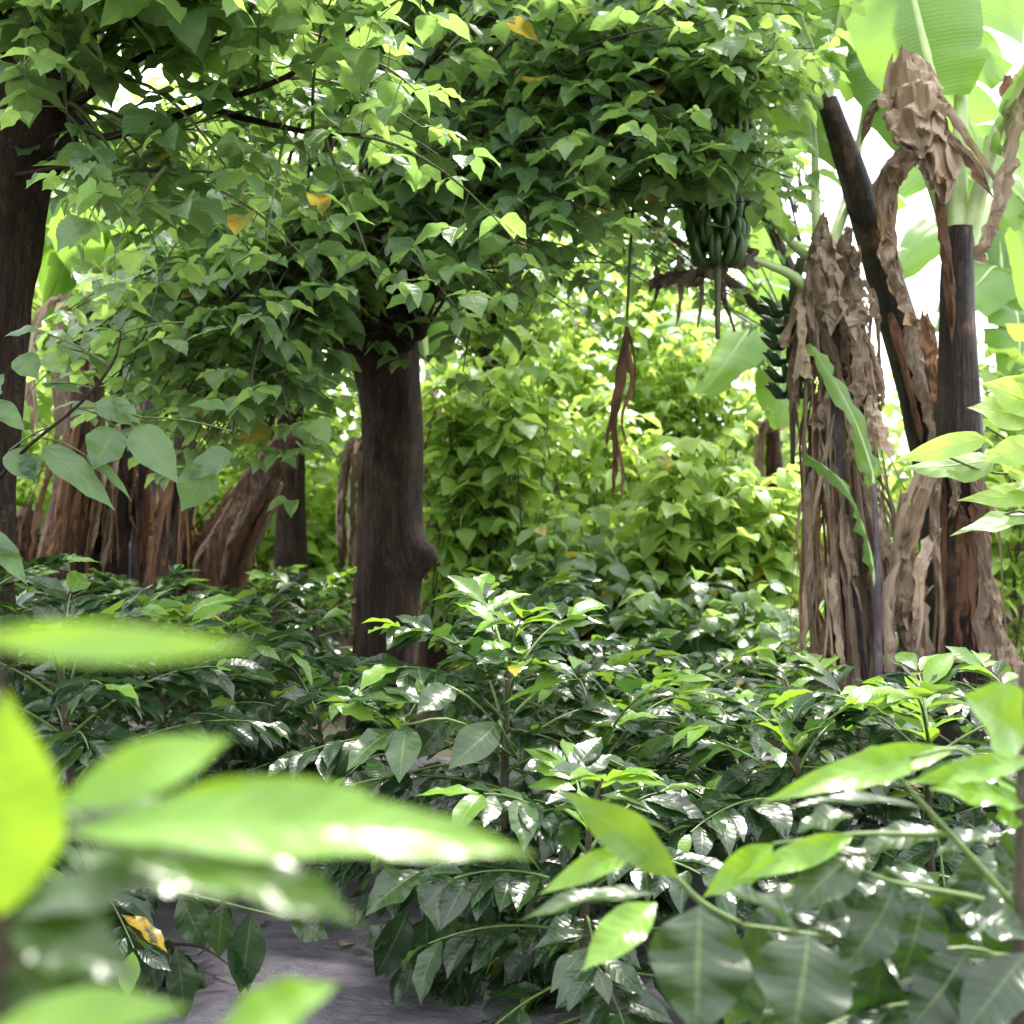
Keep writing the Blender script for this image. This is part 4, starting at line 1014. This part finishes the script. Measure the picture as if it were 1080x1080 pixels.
def banana_left():
    d = 9.2
    G = 'banana plants behind the coffee at left'
    specs = [('upright red-brown banana stem, thickest of the left clump', [(62, 540), (64, 620), (76, 540), (88, 450), (95, 330)], [.21, .185, .17, .15, .10], 'bananared', d),
             ('dark banana stem just right of the thickest left one', [(113, 540), (114, 620), (118, 540), (126, 460), (130, 340)], [.15, .13, .12, .10, .07], 'bananastem', d+.3),
             ('thin black banana stem between the upright left stems and the leaning one', [(180, 540), (181, 620), (186, 540), (194, 470), (200, 330)], [.12, .105, .09, .08, .06], 'bananastem', d-.2),
             ('red-brown banana stem leaning far over to the right', [(212, 540), (217, 640), (238, 575), (270, 515), (306, 455)], [.20, .18, .165, .14, .07], 'bananared', d-.1),
             ('slim shaggy banana stem beside the thin black one', [(146, 540), (148, 620), (152, 550), (156, 480), (160, 380)], [.10, .09, .08, .07, .05], 'bananapurple', d+.5),
             ('pale stump of a banana stem at left edge beside the tree', [(22, 540), (24, 620), (26, 570), (27, 545), (27, 535)], [.10, .09, .085, .07, .04], 'bananared', d+.6)]
    for lb, pp, rr, mt, dd in specs:
        base = P(pp[0][0], 540, dd); base.z = 0
        t = thing('banana_plant', lb, 'banana plant', base, G)
        stem(t, [base]+[P(a, b, dd) for a, b in pp[1:]], rr, mt, 18, namp=.16)
        k = 13 if rr[0] > .14 else 8
        top, mid, low = P(*pp[3], dd), P(*pp[2], dd), P(*pp[1], dd)
        for i in range(k):
            a = R(math.pi, 2*math.pi) if i % 3 else R(0, math.pi)
            o = V((math.cos(a), math.sin(a), 0)); f = R(-.2, .5)
            s0 = top.lerp(mid, f); s1 = mid.lerp(low, R(0, 1.2))
            r0 = rr[2]*1.05
            dry_leaf(t, [s0+o*r0, s0.lerp(s1, .4)+o*(r0+.03), s0.lerp(s1, .75)+o*(r0+R(0, .08)), s1+o*(r0+R(0, .12))-UP*R(0, .15)], R(.03, .13), random.choice(['dryred']*5+['dry']), R(.4, .7), .025, o, 20, shred=1)
        if rr[0] > .11 and 'stump' not in lb and 'leaning far' not in lb:
            tp = P(*pp[4], dd)
            for i in range(4):
                a = R(0, 6.28); o = V((math.cos(a), math.sin(a)*.7, 0)); L = R(1.3, 2.0)
                banana_blade(t, [tp-UP*.1, tp+o*.2+UP*.4, tp+o*L*.5+UP*.8, tp+o*L*.85+UP*.55, tp+o*L*1.1+UP*.1], .5, UP+o*.2, .25, R(.1, .5), .2, start=.2)
            for i in range(3):
                a = R(math.pi, 2*math.pi); o = V((math.cos(a), math.sin(a), 0))
                dry_leaf(t, [tp, tp+o*.3+UP*.05, tp+o*.42-UP*.4, tp+o*.38-UP*.9], R(.08, .16), 'dry', .7, .05, o, 24)
banana_left()

# far banana clumps in the clearing
def far_banana(px, d, hs, label, leaves, ag=.5, dead=3):
    base = P(px, 540, d); base.z = 0
    t = thing('banana_plant', label, 'banana plant', base, 'far banana plants')
    tp = base+UP*hs
    stem(t, [base, base.lerp(tp, .5)+V((.03, 0, 0)), tp], [.16, .13, .07], 'bananared', 14, n=20)
    for pth, wd, nr in leaves:
        banana_blade(t, [tp-UP*.15]+[P(*p) for p in pth], wd, V(nr), .25, ag+R(-.15, .2), .14, start=.2, n=30)
    for i in range(dead):
        a = R(math.pi, 2*math.pi); o = V((math.cos(a), math.sin(a), 0))
        dry_leaf(t, [tp-UP*.1, tp+o*.2, tp+o*.3-UP*.5, tp+o*.28-UP*1.0], R(.1, .18), 'dry', .7, .05, o, 20)
    return t
far_banana(815, 13.5, 2.3, 'far banana plant behind the skirted one, drooping pale leaves leftward', [([(800, 350, 13.3), (770, 375, 13), (735, 420, 12.8)], .6, (-.3, -.6, .8)), ([(812, 330, 13.5), (815, 250, 13.5), (800, 150, 13.6)], .6, (.2, -.9, .3)), ([(822, 390, 13.2), (824, 420, 13), (822, 452, 12.9)], .5, (.1, -.95, .2)),
           ([(790, 350, 13.6), (740, 330, 13.6), (690, 345, 13.5)], .6, (0, -.4, .9)), ([(830, 340, 13.5), (860, 290, 13.5), (900, 300, 13.5)], .6, (0, -.4, .9))], .6)
far_banana(1060, 12.0, 2.6, 'far banana plant at right frame edge with broad grey-green leaves', [([(1055, 290, 11.8), (1030, 300, 11.6), (985, 350, 11.4)], .7, (-.2, -.5, .8)), ([(1065, 270, 12), (1075, 180, 12), (1090, 60, 12)], .7, (.2, -.9, .3)), ([(1070, 330, 11.7), (1075, 370, 11.5), (1060, 410, 11.4)], .6, (.2, -.8, .5)),
           ([(1050, 230, 12), (1000, 170, 12.2), (930, 215, 12.4)], .6, (0, -.7, .7)), ([(1045, 280, 12), (990, 240, 11.8), (940, 290, 11.6)], .55, (-.2, -.7, .6)), ([(1050, 240, 12.3), (1020, 120, 12.5), (960, 60, 12.7)], .6, (-.3, -.8, .4))], .3)
far_banana(715, 17.0, 1.9, 'farthest banana plant, tiny pale leaf showing over the lime shrubs', [([(712, 420, 17), (695, 425, 16.8), (665, 440, 16.6)], .6, (0, -.5, .9)), ([(720, 400, 17), (735, 340, 17), (760, 300, 17)], .6, (0, -.8, .5)), ([(705, 390, 17), (660, 340, 17), (620, 340, 17)], .6, (0, -.5, .9))], .5)
fb = far_banana(460, 11.0, 2.0, 'banana plant hidden behind the central trunk with tan dead leaves showing', [([(445, 320, 11), (430, 230, 11), (400, 180, 11)], .6, (0, -.5, .9)), ([(440, 320, 11), (400, 240, 11), (340, 240, 11)], .6, (0, -.5, .9))], .5, 5)
for pts, w in (([(452, 400), (450, 440), (448, 490), (452, 530)], .22), ([(462, 420), (458, 460), (460, 500)], .12)):
    dry_leaf(fb, [P(a, b, 10.7) for a, b in pts], w, 'dry', .6, .05, n=24)
far_banana(386, 10.6, 1.95, 'banana plant at the left of the central trunk, tan dead leaves trailing', [([(385, 330, 10.8), (400, 250, 10.9), (420, 220, 11)], .5, (0, -.5, .9))], .2, 6)

# right edge: sprig of a young shade tree near the camera
def right_sprig():
    d = 3.6
    base = P(1120, 540, d); base.z = 0
    t = thing('young_tree', 'young shade tree at right frame edge, lime and grey leaves before the black banana stem', 'tree', base)
    br = Tubes(); lv = Leaves()
    br.add(smooth_path([base, P(1122, 700, d), P(1110, 540, d), P(1092, 430, d)], 14), [.016-.0007*i for i in range(14)], 7)
    for pts in (((1112, 550), (1085, 505), (1040, 498), (1000, 482)), ((1105, 500), (1070, 470), (1040, 450)), ((1112, 560), (1080, 540), (1050, 545))):
        br.add(smooth_path([P(a, b, d) for a, b in pts], 8), .004, 5)
    hand(lv, [(1040, 462, 940, 488, 26, .85, .4, (0, -1, .25), d, -.05), (1050, 484, 952, 492, 44, .05, .3, (0.1, .7, -.6), d+.02, -.05), (1085, 440, 1020, 430, 44, .8, .3, (0, -1, .25), d, 0),
              (1100, 430, 1035, 405, 46, .85, .3, (0, -1, .25), d, 0), (1090, 470, 1038, 490, 34, .95, .3, (0, -1, .25), d, -.05), (1100, 525, 1010, 530, 26, .7, .4, (0, -.8, .5), d, 0),
              (1100, 545, 1002, 566, 32, .25, .4, (0, -.55, .9), d, -.05), (1105, 510, 1060, 520, 40, .2, .4, (0, -.4, 1), d, 0), (1110, 420, 1070, 395, 50, .7, .3, (0, -1, .25), d, 0), (1060, 500, 1085, 480, 34, .8, .3, (0, -1, .25), d, 0),
              (1110, 560, 1150, 600, 60, .2, .4, (0, -.5, .8), d, 0), (1110, 480, 1160, 450, 60, .4, .4, (0, -.5, .8), d, 0), (1120, 640, 1150, 700, 60, .2, .4, (0, -.5, .8), d, 0)], d)
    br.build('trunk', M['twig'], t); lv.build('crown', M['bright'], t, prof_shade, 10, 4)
right_sprig()

# ------------------------------------------------------------------ little things on the cloth
def bits():
    d = 3.9
    T = Tubes(); p0 = V(((140-540)*K*3.9, 3.95, .06)); p1 = V(((250-540)*K*3.7, 3.75, .05))
    T.add(smooth_path([p0, p0.lerp(p1, .5)+V((.02, .03, .03)), p1], 12), [.006-.0003*i for i in range(12)], 6)
    T.add([p0.lerp(p1, .6)+UP*.02, p0.lerp(p1, .6)+V((.05, .06, .05))], [.003, .001], 5)
    o = T.build('fallen_twig', M['coffeestem'], None); o['label'] = 'thin dry twig lying on the dark ground cloth at lower left'; o['category'] = 'twig'
    b = V(((497-540)*K*3.9, 3.9, .02))
    t = thing('seedling', 'tiny green seedling sprouting from the ground cloth left of the central bush', 'seedling', b)
    T = Tubes(); T.add(smooth_path([b, b+V((.005, 0, .07)), b+V((.02, 0, .13))], 8), .0025, 5)
    T.add([b+V((.004, 0, .06)), b+V((-.02, 0, .09))], .0015, 4); T.build('stem', M['coffeegreen'], t)
    lv = Leaves()
    for o_, dd in ((V((.02, 0, .13)), V((1, 0, .2))), (V((.02, 0, .13)), V((-.6, -.3, .4))), (V((-.02, 0, .09)), V((-1, -.2, .3))), (V((.012, 0, .1)), V((.8, -.5, .1)))):
        lv.add(b+o_, dd, UP+V((0, -.5, 0)), .045, .025, .5, .2, .7)
    lv.build('foliage', M['coffee'], t, prof_coffee, 6, 2)
    spots = [(210, 4.6), (330, 4.9), (360, 4.0), (270, 4.2), (470, 4.3), (240, 5.1), (150, 4.9), (395, 5.0)]
    spots += [(R(190, 400), R(3.6, 4.6)) for i in range(4)]
    for i, (px, dd) in enumerate(spots):
        lv = Leaves(); x = (px-540)*K*dd
        lv.add(V((x, dd, wrinkle(x, dd)+.012)), rdir(-.05, .05), UP+rdir()*.2, R(.06, .12), R(.03, .055), R(-.8, .6), .4, 0, .14)
        o = lv.build('fallen_leaf', M['dry'], None, prof_coffee, 8, 4)
        o['label'] = 'dry curled brown leaf lying on the dark ground cloth'; o['category'] = 'leaf'; o['group'] = 'fallen leaves on the ground cloth'
bits()

# ------------------------------------------------------------------ light and camera
sv = V((0.22, 0.40, 0.89)).normalized()
sun = bpy.data.lights.new('sun', 'SUN'); so = bpy.data.objects.new('sun', sun); COL.objects.link(so)
so.rotation_euler = sv.to_track_quat('Z', 'Y').to_euler(); so.location = sv*30
sun.energy = 3.6; sun.angle = math.radians(7.0); sun.color = (1.0, 0.95, 0.87)
wd = bpy.data.worlds.new('World'); scene.world = wd; wd.use_nodes = True
nt = wd.node_tree; nt.nodes.clear()
sky = nt.nodes.new('ShaderNodeTexSky'); sky.sky_type = 'NISHITA'; sky.sun_disc = False
sky.sun_elevation = math.asin(sv.z); sky.sun_rotation = math.atan2(sv.x, sv.y); sky.dust_density = 4.0; sky.air_density = 1.0; sky.ozone_density = 1.0
bg = nt.nodes.new('ShaderNodeBackground'); bg.inputs[1].default_value = 0.15
ow = nt.nodes.new('ShaderNodeOutputWorld')
wn = N(nt); tcw = wn.add('ShaderNodeTexCoord').outputs['Generated']
cl = wn.step(wn.noise(wn.mapping(tcw, (1.0, 1.0, 2.2)), 2.6, 6, 0.6, 0.4), 0.36, 0.62)
cloudy = wn.mix(wn.math('MULTIPLY_ADD', cl, 0.50, 0.40), sky.outputs[0], (12.0, 12.1, 12.2))
nt.links.new(cloudy, bg.inputs[0]); nt.links.new(bg.outputs[0], ow.inputs[0])

cam = bpy.data.cameras.new('camera'); co = bpy.data.objects.new('camera', cam); COL.objects.link(co)
co.location = (0, 0, H); co.rotation_euler = (math.radians(90), 0, 0)
cam.sensor_width = 36; cam.lens = 45; cam.clip_end = 2000; cam.clip_start = .02
cam.dof.use_dof = True; cam.dof.focus_distance = 3.9; cam.dof.aperture_fstop = 4.0
scene.camera = co
scene.view_settings.view_transform = 'Standard'; scene.view_settings.look = 'None'
scene.view_settings.gamma = 1.0; scene.view_settings.exposure = 1.65
scene.cycles.max_bounces = 10; scene.cycles.transmission_bounces = 8; scene.cycles.diffuse_bounces = 5
